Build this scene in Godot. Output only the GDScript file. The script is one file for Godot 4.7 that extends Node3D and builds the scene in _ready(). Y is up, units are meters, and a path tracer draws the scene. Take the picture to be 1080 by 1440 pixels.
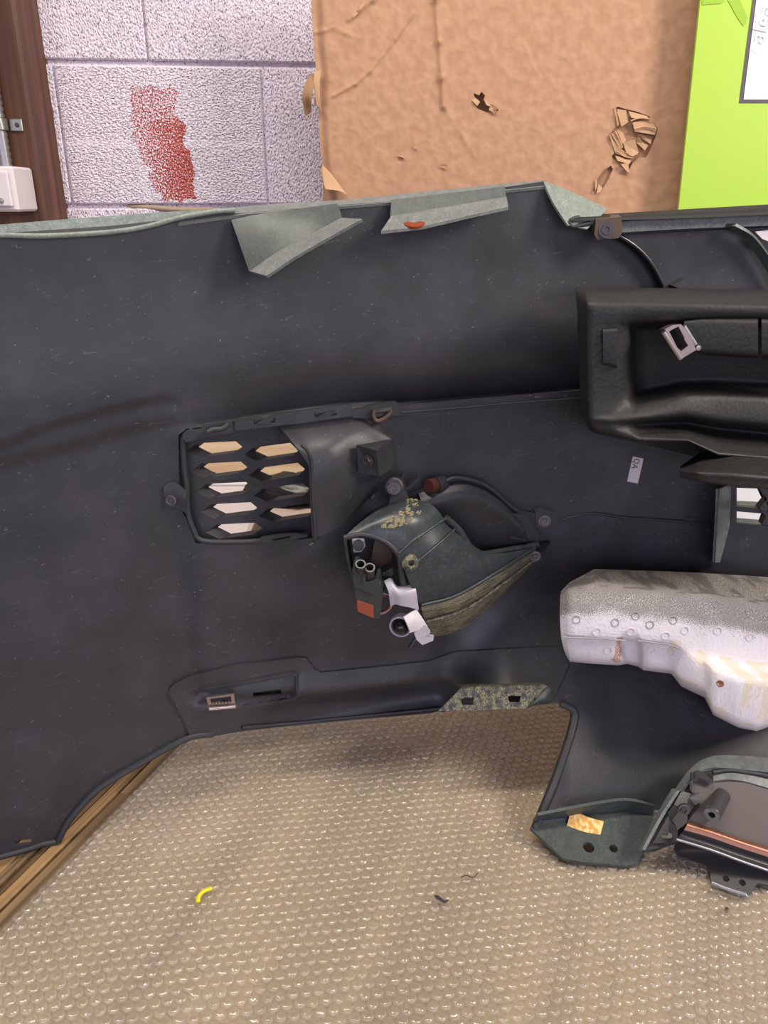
extends Node3D
# A car bumper cover seen from its inner side, standing on a bench covered with bubble wrap,
# in front of a painted block wall with cardboard. Metres, y up, bench top at y = 0.
# Shapes are listed in millimetres: E() reads x, y of a front elevation, P() reads x, y, z.

const RIDGE := [-0.1701,0.4134, -0.1349,0.4128, -0.0336,0.4147, 0.0137,0.4116, 0.1278,0.4128, 0.1979,0.4163, 0.3934,0.4181]
const BAND_UPPER := [-0.3108,0.4163, -0.2803,0.4276, -0.2336,0.4365, -0.19,0.443, -0.1726,0.4375]
const BAND_LOWER := [-0.3132,0.4003, -0.2835,0.4049, -0.2309,0.415, -0.172,0.4247]
const LIP_RIDGE := [-0.1945,0.1282, -0.1053,0.1235, -0.0295,0.1147, 0.1182,0.1048, 0.2049,0.1021]

var M := {}
var rng := RandomNumberGenerator.new()


func _ready() -> void:
	rng.seed = 11
	# ---- camera
	var cam := Camera3D.new()
	cam.name = "camera"
	cam.position = Vector3(0, 0.6, 0)
	cam.rotation_degrees = Vector3(-22, 0, 0)
	cam.fov = 67.38
	cam.near = 0.02
	cam.far = 60.0
	add_child(cam)
	# ---- sky seen through the garage door, exposure
	var env := Environment.new()
	var sky := Sky.new()
	var sm := ProceduralSkyMaterial.new()
	sm.sky_top_color = Color(0.7, 0.72, 0.86)
	sm.sky_horizon_color = Color(0.9, 0.88, 0.96)
	sm.ground_bottom_color = Color(0.45, 0.44, 0.43)
	sm.ground_horizon_color = Color(0.6, 0.6, 0.6)
	sky.sky_material = sm
	env.background_mode = Environment.BG_SKY
	env.sky = sky
	env.background_energy_multiplier = 3.2
	env.tonemap_mode = Environment.TONE_MAPPER_LINEAR
	env.tonemap_exposure = 1.06
	env.sdfgi_enabled = true
	env.ssao_enabled = true
	env.ssil_enabled = true
	var we := WorldEnvironment.new()
	we.name = "environment"
	we.environment = env
	add_child(we)
	# ---- lamps: two ceiling panels of the garage, outside the frame
	lamp(Vector3(1.3, 1.28, -0.22), Vector3(0.0, 0.3, -0.7), Vector2(0.42, 0.42), 1.95, Color(1.0, 0.96, 0.91), "square white work lamp hanging from the ceiling to the right of the bench")
	lamp(Vector3(-0.25, 1.62, -0.5), Vector3(-0.25, 0.0, -0.5001), Vector2(1.2, 0.11), 1.5, Color(1.0, 0.96, 0.9), "long white ceiling lamp above the middle of the bench")
	materials()
	room()
	bench()
	lay_wrap()
	wall_things()
	boards()
	behind()
	bumper()
	foams()
	litter()


# ------------------------------------------------------------------ naming
func named(parent: Node, n: Node, called: String) -> Node:
	var k := 0
	var full := called
	while parent.has_node(full):
		k += 1
		full = "%s_%03d" % [called, k]
	n.name = full
	parent.add_child(n, true)
	return n


func obj(parent: Node, called: String, mesh: Mesh, m: Material) -> MeshInstance3D:
	var o := MeshInstance3D.new()
	o.mesh = mesh
	if m:
		o.material_override = m
	named(parent, o, called)
	return o


func thing(called: String, label: String, category: String, at := Vector3.ZERO, group := "") -> Node3D:
	var o := Node3D.new()
	o.position = at
	named(self, o, called)
	tag(o, label, category, group)
	return o


func tag(o: Node, label: String, category := "", group := "", kind := "") -> void:
	if label != "":
		o.set_meta("label", label)
	if category != "":
		o.set_meta("category", category)
	if group != "":
		o.set_meta("group", group)
	if kind != "":
		o.set_meta("kind", kind)


# ------------------------------------------------------------------ points and profiles
func E(a: Array) -> PackedVector2Array:
	var r := PackedVector2Array()
	for i in range(0, a.size(), 2):
		r.append(Vector2(a[i], a[i + 1]))
	return r


func P(a: Array) -> PackedVector3Array:
	var r := PackedVector3Array()
	for i in range(0, a.size(), 3):
		r.append(Vector3(a[i], a[i + 1], a[i + 2]) * 0.001)
	return r


func along(t: Array, x: float) -> float:
	var n := t.size()
	var i := 2
	while i < n - 2 and x > t[i]:
		i += 2
	return lerpf(t[i - 1], t[i + 1], (x - t[i - 2]) / (t[i] - t[i - 2]))


func plan_depth(x: float) -> float:
	return 0.775 - 0.224 * pow(clampf((0.32 - x) / 0.72, 0.0, 1.4), 1.7)


# distance of the bumper's inner skin behind the plane z = 0, over the front elevation
func skin(x: float, y: float, recess := true) -> float:
	var d := plan_depth(x)
	d -= 0.165 * (1.0 - smoothstep(0.0, 0.2, y)) * smoothstep(0.06, 0.14, x)
	var v := y - along(RIDGE, x)
	if recess:
		d += smoothstep(-0.2, -0.03, x) * 0.03 * exp(-maxf(v, 0.0) / 0.04) * smoothstep(-0.002, 0.002, v)
	d += 0.012 * smoothstep(0.45, 0.55, y)
	var e := 1.0 - smoothstep(-0.2, -0.17, x)
	if e > 0.0:
		d += e * 0.004 * (2.0 - smoothstep(-0.004, 0.004, y - along(BAND_UPPER, x)) - smoothstep(-0.007, 0.007, y - along(BAND_LOWER, x)))
	var q := along(LIP_RIDGE, x) - y
	var w := smoothstep(-0.2, -0.1, x) * (1.0 - smoothstep(0.15, 0.19, x)) * smoothstep(0.025, 0.06, y)
	if w > 0.0:
		d += w * (-0.008 * exp(-pow(q / 0.012, 2.0)) + 0.03 * smoothstep(0.0, 0.05, q))
	return d


func on_skin(off: float) -> Callable:   # off: millimetres proud of the skin
	return func(p: Vector2) -> Vector3: return Vector3(p.x * 0.001, p.y * 0.001, off * 0.001 - skin(p.x * 0.001, p.y * 0.001))


func flush(off: float) -> Callable:   # the same, bridging the recess above the ridge
	return func(p: Vector2) -> Vector3: return Vector3(p.x * 0.001, p.y * 0.001, off * 0.001 - skin(p.x * 0.001, p.y * 0.001, false))


# ------------------------------------------------------------------ mesh tools
func tri(st: SurfaceTool, a: Vector3, b: Vector3, c: Vector3) -> void:
	st.add_vertex(a)
	st.add_vertex(b)
	st.add_vertex(c)


func quad(st: SurfaceTool, a: Vector3, b: Vector3, c: Vector3, d: Vector3) -> void:
	tri(st, a, b, c)
	tri(st, a, c, d)


func start() -> SurfaceTool:
	var st := SurfaceTool.new()
	st.begin(Mesh.PRIMITIVE_TRIANGLES)
	return st


func done(st: SurfaceTool) -> ArrayMesh:
	st.generate_normals()
	return st.commit()


# a sheet over an outline with holes: where(point) gives the front face, back is the way to the other face
func shell(outline: PackedVector2Array, holes: Array, where: Callable, back: Vector3, cell: float, smooth := true) -> ArrayMesh:
	var st := start()
	var box := Rect2(outline[0], Vector2.ZERO)
	for p in outline:
		box = box.expand(p)
	var nx := int(ceil(box.size.x / cell)) + 1
	var ny := int(ceil(box.size.y / cell)) + 1
	var o := box.position - Vector2(cell, cell) * 0.37
	nx += 1
	ny += 1
	var loops: Array = [outline]
	loops.append_array(holes)
	var edge := {}
	for lp in loops:
		var n: int = lp.size()
		for i in n:
			var a: Vector2 = lp[i]
			var b: Vector2 = lp[(i + 1) % n]
			var steps := int(a.distance_to(b) / (cell * 0.2)) + 1
			for k in steps + 1:
				var c: Vector2 = (a.lerp(b, float(k) / steps) - o) / cell
				edge[int(c.x) + int(c.y) * nx] = true
	var inside := PackedByteArray()
	inside.resize((nx + 1) * (ny + 1))
	var at := {}
	for j in ny + 1:
		for i in nx + 1:
			var p := o + Vector2(i, j) * cell
			var ok := Geometry2D.is_point_in_polygon(p, outline)
			for h in holes:
				if ok and Geometry2D.is_point_in_polygon(p, h):
					ok = false
			if ok:
				inside[i + j * (nx + 1)] = 1
				at[i + j * (nx + 1)] = (where as Callable).call(p)
	var g := 0 if smooth else -1
	for j in ny:
		for i in nx:
			var k := i + j * (nx + 1)
			var c := [k, k + 1, k + nx + 2, k + nx + 1]
			if edge.has(i + j * nx) or (inside[c[0]] + inside[c[1]] + inside[c[2]] + inside[c[3]]) % 4 != 0:
				var q := o + Vector2(i, j) * cell
				var sq := PackedVector2Array([q, q + Vector2(cell, 0), q + Vector2(cell, cell), q + Vector2(0, cell)])
				var pieces: Array = Geometry2D.intersect_polygons(sq, outline)
				for h in holes:
					var left: Array = []
					for piece in pieces:
						left.append_array(Geometry2D.clip_polygons(piece, h))
					pieces = left
				for piece in pieces:
					var t := Geometry2D.triangulate_polygon(piece)
					for m in range(0, t.size(), 3):
						var a: Vector2 = piece[t[m]]
						var b: Vector2 = piece[t[m + 1]]
						var d: Vector2 = piece[t[m + 2]]
						if (b - a).cross(d - a) > 0:
							var s := b
							b = d
							d = s
						both(st, (where as Callable).call(a), (where as Callable).call(b), (where as Callable).call(d), back, g)
			elif inside[k]:
				both(st, at[c[0]], at[c[3]], at[c[2]], back, g)
				both(st, at[c[0]], at[c[2]], at[c[1]], back, g)
	st.set_smooth_group(-1)
	for lp in loops:
		var n: int = lp.size()
		for i in n:
			var a: Vector2 = lp[i]
			var b: Vector2 = lp[(i + 1) % n]
			var steps := int(a.distance_to(b) / cell) + 1
			for k in steps:
				var p: Vector3 = (where as Callable).call(a.lerp(b, float(k) / steps))
				var q: Vector3 = (where as Callable).call(a.lerp(b, float(k + 1) / steps))
				quad(st, p, q, q + back, p + back)
	return done(st)


func both(st: SurfaceTool, a: Vector3, b: Vector3, c: Vector3, back: Vector3, g: int) -> void:
	st.set_smooth_group(g)
	tri(st, a, b, c)
	st.set_smooth_group(g + 1 if g >= 0 else -1)
	tri(st, a + back, c + back, b + back)


# a flat plate from its 3-D corners, with holes, extruded by back
func plate(pts: PackedVector3Array, back: Vector3, holes: Array = [], cell := 0.02) -> ArrayMesh:
	var o := pts[0]
	var n := Vector3.ZERO
	for i in pts.size():
		n += (pts[i] - o).cross(pts[(i + 1) % pts.size()] - o)
	n = n.normalized()
	if n.z < 0:
		n = -n
	var ex := (Vector3.RIGHT - n * n.x).normalized() if absf(n.x) < 0.9 else (Vector3.UP - n * n.y).normalized()
	var ey := n.cross(ex)
	var flat := func(q: PackedVector3Array) -> PackedVector2Array:
		var r := PackedVector2Array()
		for p in q:
			r.append(Vector2((p - o).dot(ex), (p - o).dot(ey)) * 1000.0)
		return r
	var hs: Array = []
	for h in holes:
		hs.append((flat as Callable).call(h))
	var raise := func(p: Vector2) -> Vector3: return o + (ex * p.x + ey * p.y) * 0.001
	return shell((flat as Callable).call(pts), hs, raise, back, cell * 1000.0, false)


# a solid between a front polygon (any corners) and its copy moved by back; not necessarily flat
func prism(pts: PackedVector3Array, back: Vector3) -> ArrayMesh:
	var st := start()
	st.set_smooth_group(-1)
	var c := Vector3.ZERO
	for p in pts:
		c += p / pts.size()
	for i in pts.size():
		var a := pts[i]
		var b := pts[(i + 1) % pts.size()]
		tri(st, a, b, c)
		tri(st, b + back, a + back, c + back)
		quad(st, a, a + back, b + back, b)
	return done(st)


func faces(pts: PackedVector3Array, lists: Array) -> ArrayMesh:   # a faceted solid
	var st := start()
	st.set_smooth_group(-1)
	for f in lists:
		for i in range(1, f.size() - 1):
			tri(st, pts[f[0]], pts[f[i]], pts[f[i + 1]])
	return done(st)


func spline(a: Vector3, b: Vector3, c: Vector3, d: Vector3, t: float) -> Vector3:
	return b.cubic_interpolate(c, a, d, t)


func smooth_line(pts: PackedVector3Array, n: int) -> PackedVector3Array:
	var r := PackedVector3Array()
	var m := pts.size() - 1
	for i in n + 1:
		var s := minf(float(i) / n * m, m - 0.0001)
		var k := int(s)
		var a := pts[k - 1] if k > 0 else pts[0] * 2.0 - pts[1]
		var d := pts[k + 2] if k + 2 <= m else pts[m] * 2.0 - pts[m - 1]
		r.append(spline(a, pts[k], pts[k + 1], d, s - k))
	return r


# a curved sheet through rows of points, with thickness; uv runs 0..1 along and across
func sheet(rows: Array, nu: int, nv: int, thick: float) -> ArrayMesh:
	var fine: Array = []
	for r in rows:
		fine.append(smooth_line(P(r), nu))
	var grid: Array = []
	for j in nv + 1:
		grid.append(PackedVector3Array())
	for i in nu + 1:
		var col := PackedVector3Array()
		for r in fine:
			col.append(r[i])
		var s := smooth_line(col, nv)
		for j in nv + 1:
			grid[j].append(s[j])
	var norm: Array = []
	for j in nv + 1:
		var line := PackedVector3Array()
		for i in nu + 1:
			var du: Vector3 = grid[j][mini(i + 1, nu)] - grid[j][maxi(i - 1, 0)]
			var dv: Vector3 = grid[mini(j + 1, nv)][i] - grid[maxi(j - 1, 0)][i]
			var n := du.cross(dv).normalized()
			line.append(n if n.dot(Vector3(0, 0.35, 1)) >= 0 else -n)
		norm.append(line)
	var st := start()
	for side in 2:
		st.set_smooth_group(side)
		for j in nv:
			for i in nu:
				var ids := [[i, j], [i + 1, j], [i + 1, j + 1], [i, j], [i + 1, j + 1], [i, j + 1]]
				for k in 6:
					var w: Array = ids[k if side == 0 else 5 - k]
					st.set_uv(Vector2(float(w[0]) / nu, float(w[1]) / nv))
					st.add_vertex(grid[w[1]][w[0]] - norm[w[1]][w[0]] * thick * side)
	st.set_smooth_group(-1)
	st.set_uv(Vector2.ZERO)
	var rim: Array = []
	for i in nu:
		rim.append([i, 0, i + 1, 0])
		rim.append([i + 1, nv, i, nv])
	for j in nv:
		rim.append([0, j + 1, 0, j])
		rim.append([nu, j, nu, j + 1])
	for w in rim:
		var a: Vector3 = grid[w[1]][w[0]]
		var b: Vector3 = grid[w[3]][w[2]]
		quad(st, a, b, b - norm[w[3]][w[2]] * thick, a - norm[w[1]][w[0]] * thick)
	return done(st)


func tube(pts: PackedVector3Array, r: float, sides := 8, squash := 1.0) -> ArrayMesh:
	var st := start()
	st.set_smooth_group(0)
	var rings: Array = []
	for i in pts.size():
		var t := (pts[mini(i + 1, pts.size() - 1)] - pts[maxi(i - 1, 0)]).normalized()
		var s := t.cross(Vector3.UP if absf(t.y) < 0.9 else Vector3.RIGHT).normalized()
		var n := s.cross(t)
		var ring := PackedVector3Array()
		for k in sides:
			var a := TAU * k / sides
			ring.append(pts[i] + s * cos(a) * r * squash + n * sin(a) * r)
		rings.append(ring)
	for i in pts.size() - 1:
		for k in sides:
			var l := (k + 1) % sides
			quad(st, rings[i][k], rings[i + 1][k], rings[i + 1][l], rings[i][l])
	st.set_smooth_group(-1)
	for k in range(1, sides - 1):
		tri(st, rings[0][0], rings[0][k], rings[0][k + 1])
		tri(st, rings[-1][0], rings[-1][k + 1], rings[-1][k])
	return done(st)


# a turned shape: profile of (radius, height) in millimetres about an axis
func lathe(profile: Array, at: Vector3, axis: Vector3, seg := 20, smooth := false) -> ArrayMesh:
	var st := start()
	var y := axis.normalized()
	var x := y.cross(Vector3.RIGHT if absf(y.x) < 0.9 else Vector3.UP).normalized()
	var z := x.cross(y)
	for i in range(0, profile.size() - 2, 2):
		st.set_smooth_group(0 if smooth else i + 1)
		for k in seg:
			var c := []
			for w in [[i, k], [i + 2, k], [i + 2, k + 1], [i, k + 1]]:
				var a: float = TAU * w[1] / seg
				c.append(at + (x * cos(a) + z * sin(a)) * profile[w[0]] * 0.001 + y * profile[w[0] + 1] * 0.001)
			quad(st, c[0], c[1], c[2], c[3])
	return done(st)


# closed sections joined into a solid; corners rounded
func loft(sections: Array, between: int, radius: float, anchors: Array = []) -> ArrayMesh:   # anchors: metres round the section at its corners, for the uv
	var rings: Array = []
	for s in sections:
		var src := P(s)
		var ring := PackedVector3Array()
		var n := src.size()
		for i in n:
			var p := src[i]
			var a := src[(i + n - 1) % n]
			var b := src[(i + 1) % n]
			var ra := minf(radius, p.distance_to(a) * 0.45)
			var rb := minf(radius, p.distance_to(b) * 0.45)
			var pa := p.move_toward(a, ra)
			var pb := p.move_toward(b, rb)
			for k in 4:
				var t := k / 3.0
				ring.append(pa.lerp(p, t).lerp(p.lerp(pb, t), t))
		rings.append(ring)
	var full: Array = []
	for i in rings.size() - 1:
		for k in between:
			var t := float(k) / between
			var r := PackedVector3Array()
			for j in rings[i].size():
				r.append(rings[i][j].lerp(rings[i + 1][j], t))
			full.append(r)
	full.append(rings[-1])
	var st := start()
	st.set_smooth_group(0)
	var m: int = rings[0].size()
	for i in full.size() - 1:
		for j in m:
			var l := (j + 1) % m
			if anchors.is_empty():
				quad(st, full[i][j], full[i + 1][j], full[i + 1][l], full[i][l])
				continue
			for w in [[i, j], [i + 1, j], [i + 1, j + 1], [i, j], [i + 1, j + 1], [i, j + 1]]:
				var f := clampf((w[1] - 1.5) / 4.0, 0.0, anchors.size() - 1.001)
				var q: Vector3 = full[w[0]][w[1] % m]
				st.set_uv(Vector2((q.x - 0.15) / 0.36, lerpf(anchors[int(f)], anchors[int(f) + 1], f - int(f)) / 0.36))
				st.add_vertex(q)
	st.set_smooth_group(-1)
	if not anchors.is_empty():
		st.set_uv(Vector2(0.04, 0.48))
	for e in [0, full.size() - 1]:
		var c := Vector3.ZERO
		for p in full[e]:
			c += p / m
		for j in m:
			tri(st, full[e][j], full[e][(j + 1) % m], c)
	return done(st)


func block(size: Vector3, bevel: float) -> ArrayMesh:   # a box with chamfered edges, centred
	var h := size * 0.5
	var st := start()
	st.set_smooth_group(-1)
	var pts := []
	for ax in 3:
		for s in [-1.0, 1.0]:
			var f := []
			for w in [[-1, -1], [1, -1], [1, 1], [-1, 1]]:
				var v := Vector3.ZERO
				v[ax] = h[ax] * s
				v[(ax + 1) % 3] = (h[(ax + 1) % 3] - bevel) * w[0]
				v[(ax + 2) % 3] = (h[(ax + 2) % 3] - bevel) * w[1]
				f.append(v)
			pts.append(f)
			for k in 6:
				var id: int = [0, 2, 1, 0, 3, 2][k] if s > 0 else [0, 1, 2, 0, 2, 3][k]
				st.set_uv(Vector2(f[id].x / size.x + 0.5, 0.5 - f[id].y / size.y))
				st.add_vertex(f[id])
	st.set_uv(Vector2.ZERO)
	var corner := func(sx: float, sy: float, sz: float, ax: int) -> Vector3:
		var s := Vector3(sx, sy, sz)
		var v := s * (h - Vector3.ONE * bevel)
		v[ax] = s[ax] * h[ax]
		return v
	for ax in 3:
		var b := (ax + 1) % 3
		var c := (ax + 2) % 3
		for sb in [-1.0, 1.0]:
			for sc in [-1.0, 1.0]:
				var q := []
				for w in [[-1.0, b], [1.0, b], [1.0, c], [-1.0, c]]:
					var s := Vector3.ZERO
					s[ax] = w[0]
					s[b] = sb
					s[c] = sc
					q.append((corner as Callable).call(s.x, s.y, s.z, w[1]))
				if sb * sc > 0:
					quad(st, q[0], q[1], q[2], q[3])
				else:
					quad(st, q[3], q[2], q[1], q[0])
	for sx in [-1.0, 1.0]:
		for sy in [-1.0, 1.0]:
			for sz in [-1.0, 1.0]:
				var q := []
				for ax in 3:
					q.append((corner as Callable).call(sx, sy, sz, ax))
				if sx * sy * sz > 0:
					tri(st, q[0], q[2], q[1])
				else:
					tri(st, q[0], q[1], q[2])
	return done(st)


func ring_of(c: Vector3, rx: float, ry: float, n: int, turn := 0.0) -> PackedVector3Array:
	var r := PackedVector3Array()
	for k in n:
		var a := TAU * k / n
		r.append(c + Vector3(cos(a) * rx, sin(a) * ry, 0).rotated(Vector3(0, 0, 1), turn))
	return r


# ------------------------------------------------------------------ textures and materials
func noise(freq: float, seed_: int, kind := FastNoiseLite.TYPE_SIMPLEX_SMOOTH, octaves := 4) -> FastNoiseLite:
	var n := FastNoiseLite.new()
	n.noise_type = kind
	n.frequency = freq
	n.seed = seed_
	n.fractal_octaves = octaves
	return n


func grain(size: int, freq: float, seed_: int, kind := FastNoiseLite.TYPE_SIMPLEX_SMOOTH, octaves := 4) -> PackedByteArray:
	return noise(freq, seed_, kind, octaves).get_seamless_image(size, size).get_data()


func picture(size: int, f: Callable) -> Image:
	var b := PackedByteArray()
	b.resize(size * size * 3)
	for i in size * size:
		var c: Color = (f as Callable).call(i)
		b[i * 3] = c.r8
		b[i * 3 + 1] = c.g8
		b[i * 3 + 2] = c.b8
	return Image.create_from_data(size, size, false, Image.FORMAT_RGB8, b)


func tex(im: Image) -> ImageTexture:
	return ImageTexture.create_from_image(im)


func gray(data: PackedByteArray, size: int) -> ImageTexture:
	return tex(Image.create_from_data(size, size, false, Image.FORMAT_L8, data))


func mat(called: String, color: Color, rough: float, metal := 0.0, albedo: Texture2D = null, scale := 2.0) -> StandardMaterial3D:
	var m := StandardMaterial3D.new()
	m.resource_name = called
	m.albedo_color = color
	m.roughness = rough
	m.metallic = metal
	m.cull_mode = BaseMaterial3D.CULL_DISABLED
	if albedo:
		m.albedo_texture = albedo
		m.uv1_triplanar = true
		m.uv1_scale = Vector3.ONE * scale
	M[called] = m
	return m


func bump(m: StandardMaterial3D, t: Texture2D, cm: float) -> void:
	m.heightmap_enabled = true
	m.heightmap_texture = t
	m.heightmap_scale = cm


func scratches(im: Image, count: int, seed_: int, c0: Color, c1: Color, longest: float) -> void:
	var r := RandomNumberGenerator.new()
	r.seed = seed_
	var n := im.get_width()
	for i in count:
		var p := Vector2(r.randf() * n, r.randf() * n)
		var dir := Vector2.from_angle(r.randfn(-0.35, 0.5))
		var len := 1.0 + pow(r.randf(), 4.0) * longest
		var c := c0.lerp(c1, pow(r.randf(), 2.0))
		for k in int(len) + 1:
			var q := p + dir * k
			var x := posmod(int(q.x), n)
			var y := posmod(int(q.y), n)
			im.set_pixel(x, y, im.get_pixel(x, y).lerp(c, 0.75))


func materials() -> void:
	# black plastic with dust, specks and scratches
	var a := grain(768, 0.006, 3)
	var b := grain(768, 0.03, 4)
	var f := grain(768, 0.12, 5)
	var plastic := func(i: int) -> Color:
		var t := clampf((a[i] / 255.0 - 0.38) * 2.2, 0.0, 1.0) * 0.6 + clampf((b[i] / 255.0 - 0.4) * 1.6, 0.0, 1.0) * 0.3 + (f[i] / 255.0 - 0.5) * 0.22
		return Color(0.186, 0.183, 0.204).lerp(Color(0.282, 0.277, 0.308), clampf(t, 0.0, 1.0))
	var im := picture(768, plastic)
	scratches(im, 420, 5, Color(0.32, 0.32, 0.35), Color(0.6, 0.6, 0.64), 14.0)
	scratches(im, 420, 6, Color(0.5, 0.5, 0.53), Color(0.8, 0.8, 0.83), 3.0)
	var black := mat("black_plastic", Color.WHITE, 0.46, 0.0, tex(im), 2.0)
	bump(black, gray(f, 768), 0.012)
	mat("black_trim", Color(0.2, 0.2, 0.218), 0.5)
	mat("black_rail", Color(0.1, 0.098, 0.1), 0.6)
	mat("black_gloss", Color(0.1, 0.1, 0.11), 0.28)
	# green grey primer, scuffed
	var pr := func(i: int) -> Color:
		var t := clampf((b[i] / 255.0 - 0.35) * 1.8, 0.0, 1.0)
		var s := clampf((f[i] / 255.0 - 0.58) * 5.0, 0.0, 1.0)
		return Color(0.385, 0.4, 0.398).lerp(Color(0.47, 0.487, 0.478), t).lerp(Color(0.66, 0.675, 0.655), s * 0.5)
	var pim := picture(768, pr)
	scratches(pim, 500, 8, Color(0.5, 0.52, 0.5), Color(0.85, 0.85, 0.8), 30.0)
	mat("primer", Color.WHITE, 0.42, 0.0, tex(pim), 4.0)
	mat("primer_dark", Color(0.62, 0.66, 0.66), 0.45, 0.0, M.primer.albedo_texture, 3.0)
	mat("primer_lit", Color(1.4, 1.44, 1.4), 0.5, 0.0, M.primer.albedo_texture, 4.0)  # the same primer brightened, light put into the rear strip's colour
	mat("primer_pale", Color(1.12, 1.17, 1.12), 0.5, 0.0, M.primer.albedo_texture, 4.0)
	mat("rust", Color(0.5, 0.2, 0.07), 0.9)
	mat("rust_dark", Color(0.3, 0.13, 0.09), 0.9)
	# dirty lamp housing: dark green plastic with dried mud
	var dirty := func(i: int) -> Color:
		var t := clampf((b[i] / 255.0 - 0.6) * 6.0, 0.0, 1.0) * clampf((f[i] / 255.0 - 0.42) * 4.0, 0.0, 1.0)
		return Color(0.2, 0.222, 0.232).lerp(Color(0.29, 0.31, 0.32), a[i] / 255.0).lerp(Color(0.56, 0.52, 0.4), t * 0.8)
	mat("housing", Color(0.82, 0.85, 0.88), 0.36, 0.0, tex(picture(768, dirty)), 6.0)
	var muddy := func(i: int) -> Color:
		var t := clampf((b[i] / 255.0 - 0.36) * 5.0, 0.0, 1.0) * clampf((f[i] / 255.0 - 0.32) * 4.0, 0.0, 1.0)
		return Color(0.2, 0.22, 0.226).lerp(Color(0.6, 0.56, 0.43), t * 0.95)
	var mud := mat("muddy_housing", Color.WHITE, 0.6, 0.0, tex(picture(768, muddy)), 5.0)
	bump(mud, gray(f, 768), 0.06)
	var stn := noise(0.02, 17)
	var streak := func(i: int) -> Color:
		var x := float(i % 512)
		var y := float(i / 512)
		var t := stn.get_noise_2d(x * 0.5, y * 4.5) * 0.9 + stn.get_noise_2d(x * 2.5 + 400, y * 9.0) * 0.7
		return Color(0.19, 0.2, 0.2).lerp(Color(0.62, 0.57, 0.44), smoothstep(-0.05, 0.4, t + 0.12) * 0.95)
	var sk := mat("streaked_mud", Color.WHITE, 0.65)
	sk.albedo_texture = tex(picture(512, streak))
	mat("dry_mud", Color(0.56, 0.525, 0.41), 0.95)
	# foams
	var cells := grain(512, 0.07, 9, FastNoiseLite.TYPE_CELLULAR, 1)
	# white foam with grey grains and darker blotches over its upper faces, rust run and yellow stains
	var dark_grain := noise(0.22, 14, FastNoiseLite.TYPE_SIMPLEX, 2)
	var blot := noise(0.012, 15)
	var fi := Image.create(1024, 1024, false, Image.FORMAT_RGB8)
	var rust_x: Array = [225.8,213.2, 233.7,186.9]
	var lug_x: Array = [274.2,197.3, 365.8,181.5]
	for y in 1024:
		for x in 1024:
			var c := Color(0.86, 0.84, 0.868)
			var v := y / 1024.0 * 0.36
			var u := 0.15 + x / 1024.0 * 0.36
			var g := dark_grain.get_noise_2d(x, y) * 0.5 + 0.5
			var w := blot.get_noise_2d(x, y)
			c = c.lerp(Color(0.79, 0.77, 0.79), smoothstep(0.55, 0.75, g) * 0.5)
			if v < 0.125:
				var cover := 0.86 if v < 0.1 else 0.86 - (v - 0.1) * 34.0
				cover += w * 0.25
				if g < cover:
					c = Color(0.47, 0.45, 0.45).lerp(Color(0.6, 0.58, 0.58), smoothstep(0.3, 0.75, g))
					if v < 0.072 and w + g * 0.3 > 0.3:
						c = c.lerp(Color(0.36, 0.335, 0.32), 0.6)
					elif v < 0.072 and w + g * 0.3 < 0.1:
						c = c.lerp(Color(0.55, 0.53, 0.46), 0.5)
			elif v < 0.2:
				if u * 1000.0 > lug_x[0] and v > 0.136 and w + g * 0.3 > 0.2:
					c = c.lerp(Color(0.82, 0.76, 0.66), 0.6)
				if absf(u * 1000.0 - rust_x[0] - (v - 0.145) * 60.0) < 3.5 + w * 6.0 and v > 0.143 and g > 0.42:
					c = Color(0.66, 0.45, 0.32)
			fi.set_pixel(x, y, c)
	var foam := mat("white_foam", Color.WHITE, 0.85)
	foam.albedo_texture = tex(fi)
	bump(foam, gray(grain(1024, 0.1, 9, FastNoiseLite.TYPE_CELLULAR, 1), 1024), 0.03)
	var bf := func(i: int) -> Color:
		var t := clampf((0.6 - cells[i] / 255.0) * 1.4, 0.0, 1.0)
		return Color(0.092, 0.09, 0.094).lerp(Color(0.168, 0.165, 0.165), t)
	bump(mat("black_foam", Color.WHITE, 0.55, 0.0, tex(picture(512, bf)), 8.0), gray(cells, 512), 0.025)
	mat("foam_ring", Color(0.81, 0.79, 0.81), 0.85)
	mat("grey_ring", Color(0.6, 0.58, 0.58), 0.85)
	mat("foam_mark", Color(0.62, 0.6, 0.62), 0.9)
	mat("foam_stain", Color(0.62, 0.42, 0.28), 0.9)
	# painted concrete
	var c0 := grain(512, 0.05, 21)
	var c1 := grain(512, 0.085, 22, FastNoiseLite.TYPE_SIMPLEX, 2)
	var paint := func(i: int) -> Color:
		var pit := clampf((0.29 - c1[i] / 255.0) * 9.0, 0.0, 1.0) * clampf((c0[i] / 255.0 - 0.36) * 5.0, 0.0, 1.0)
		var base := Color(0.93, 0.89, 0.955).lerp(Color(0.87, 0.83, 0.89), clampf((c0[i] / 255.0 - 0.3) * 1.5, 0.0, 1.0))
		return base.lerp(Color(0.36, 0.33, 0.36), pit * 0.85)
	var wall_tex := tex(picture(512, paint))
	var wl := mat("painted_block", Color.WHITE, 0.38, 0.0, wall_tex, 5.0)
	wl.uv1_scale = Vector3(6.0, 3.6, 6.0)
	bump(wl, gray(c1, 512), 0.22)
	bump(mat("mortar", Color(0.93, 0.92, 0.92), 0.7, 0.0, wall_tex, 4.0), gray(c1, 512), 0.15)
	# the block with a patch of red paint, in the block's own uv
	var px := noise(0.9, 31, FastNoiseLite.TYPE_SIMPLEX, 2)
	var pw := noise(0.012, 33)
	var red := Image.create(768, 512, false, Image.FORMAT_RGB8)
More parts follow.
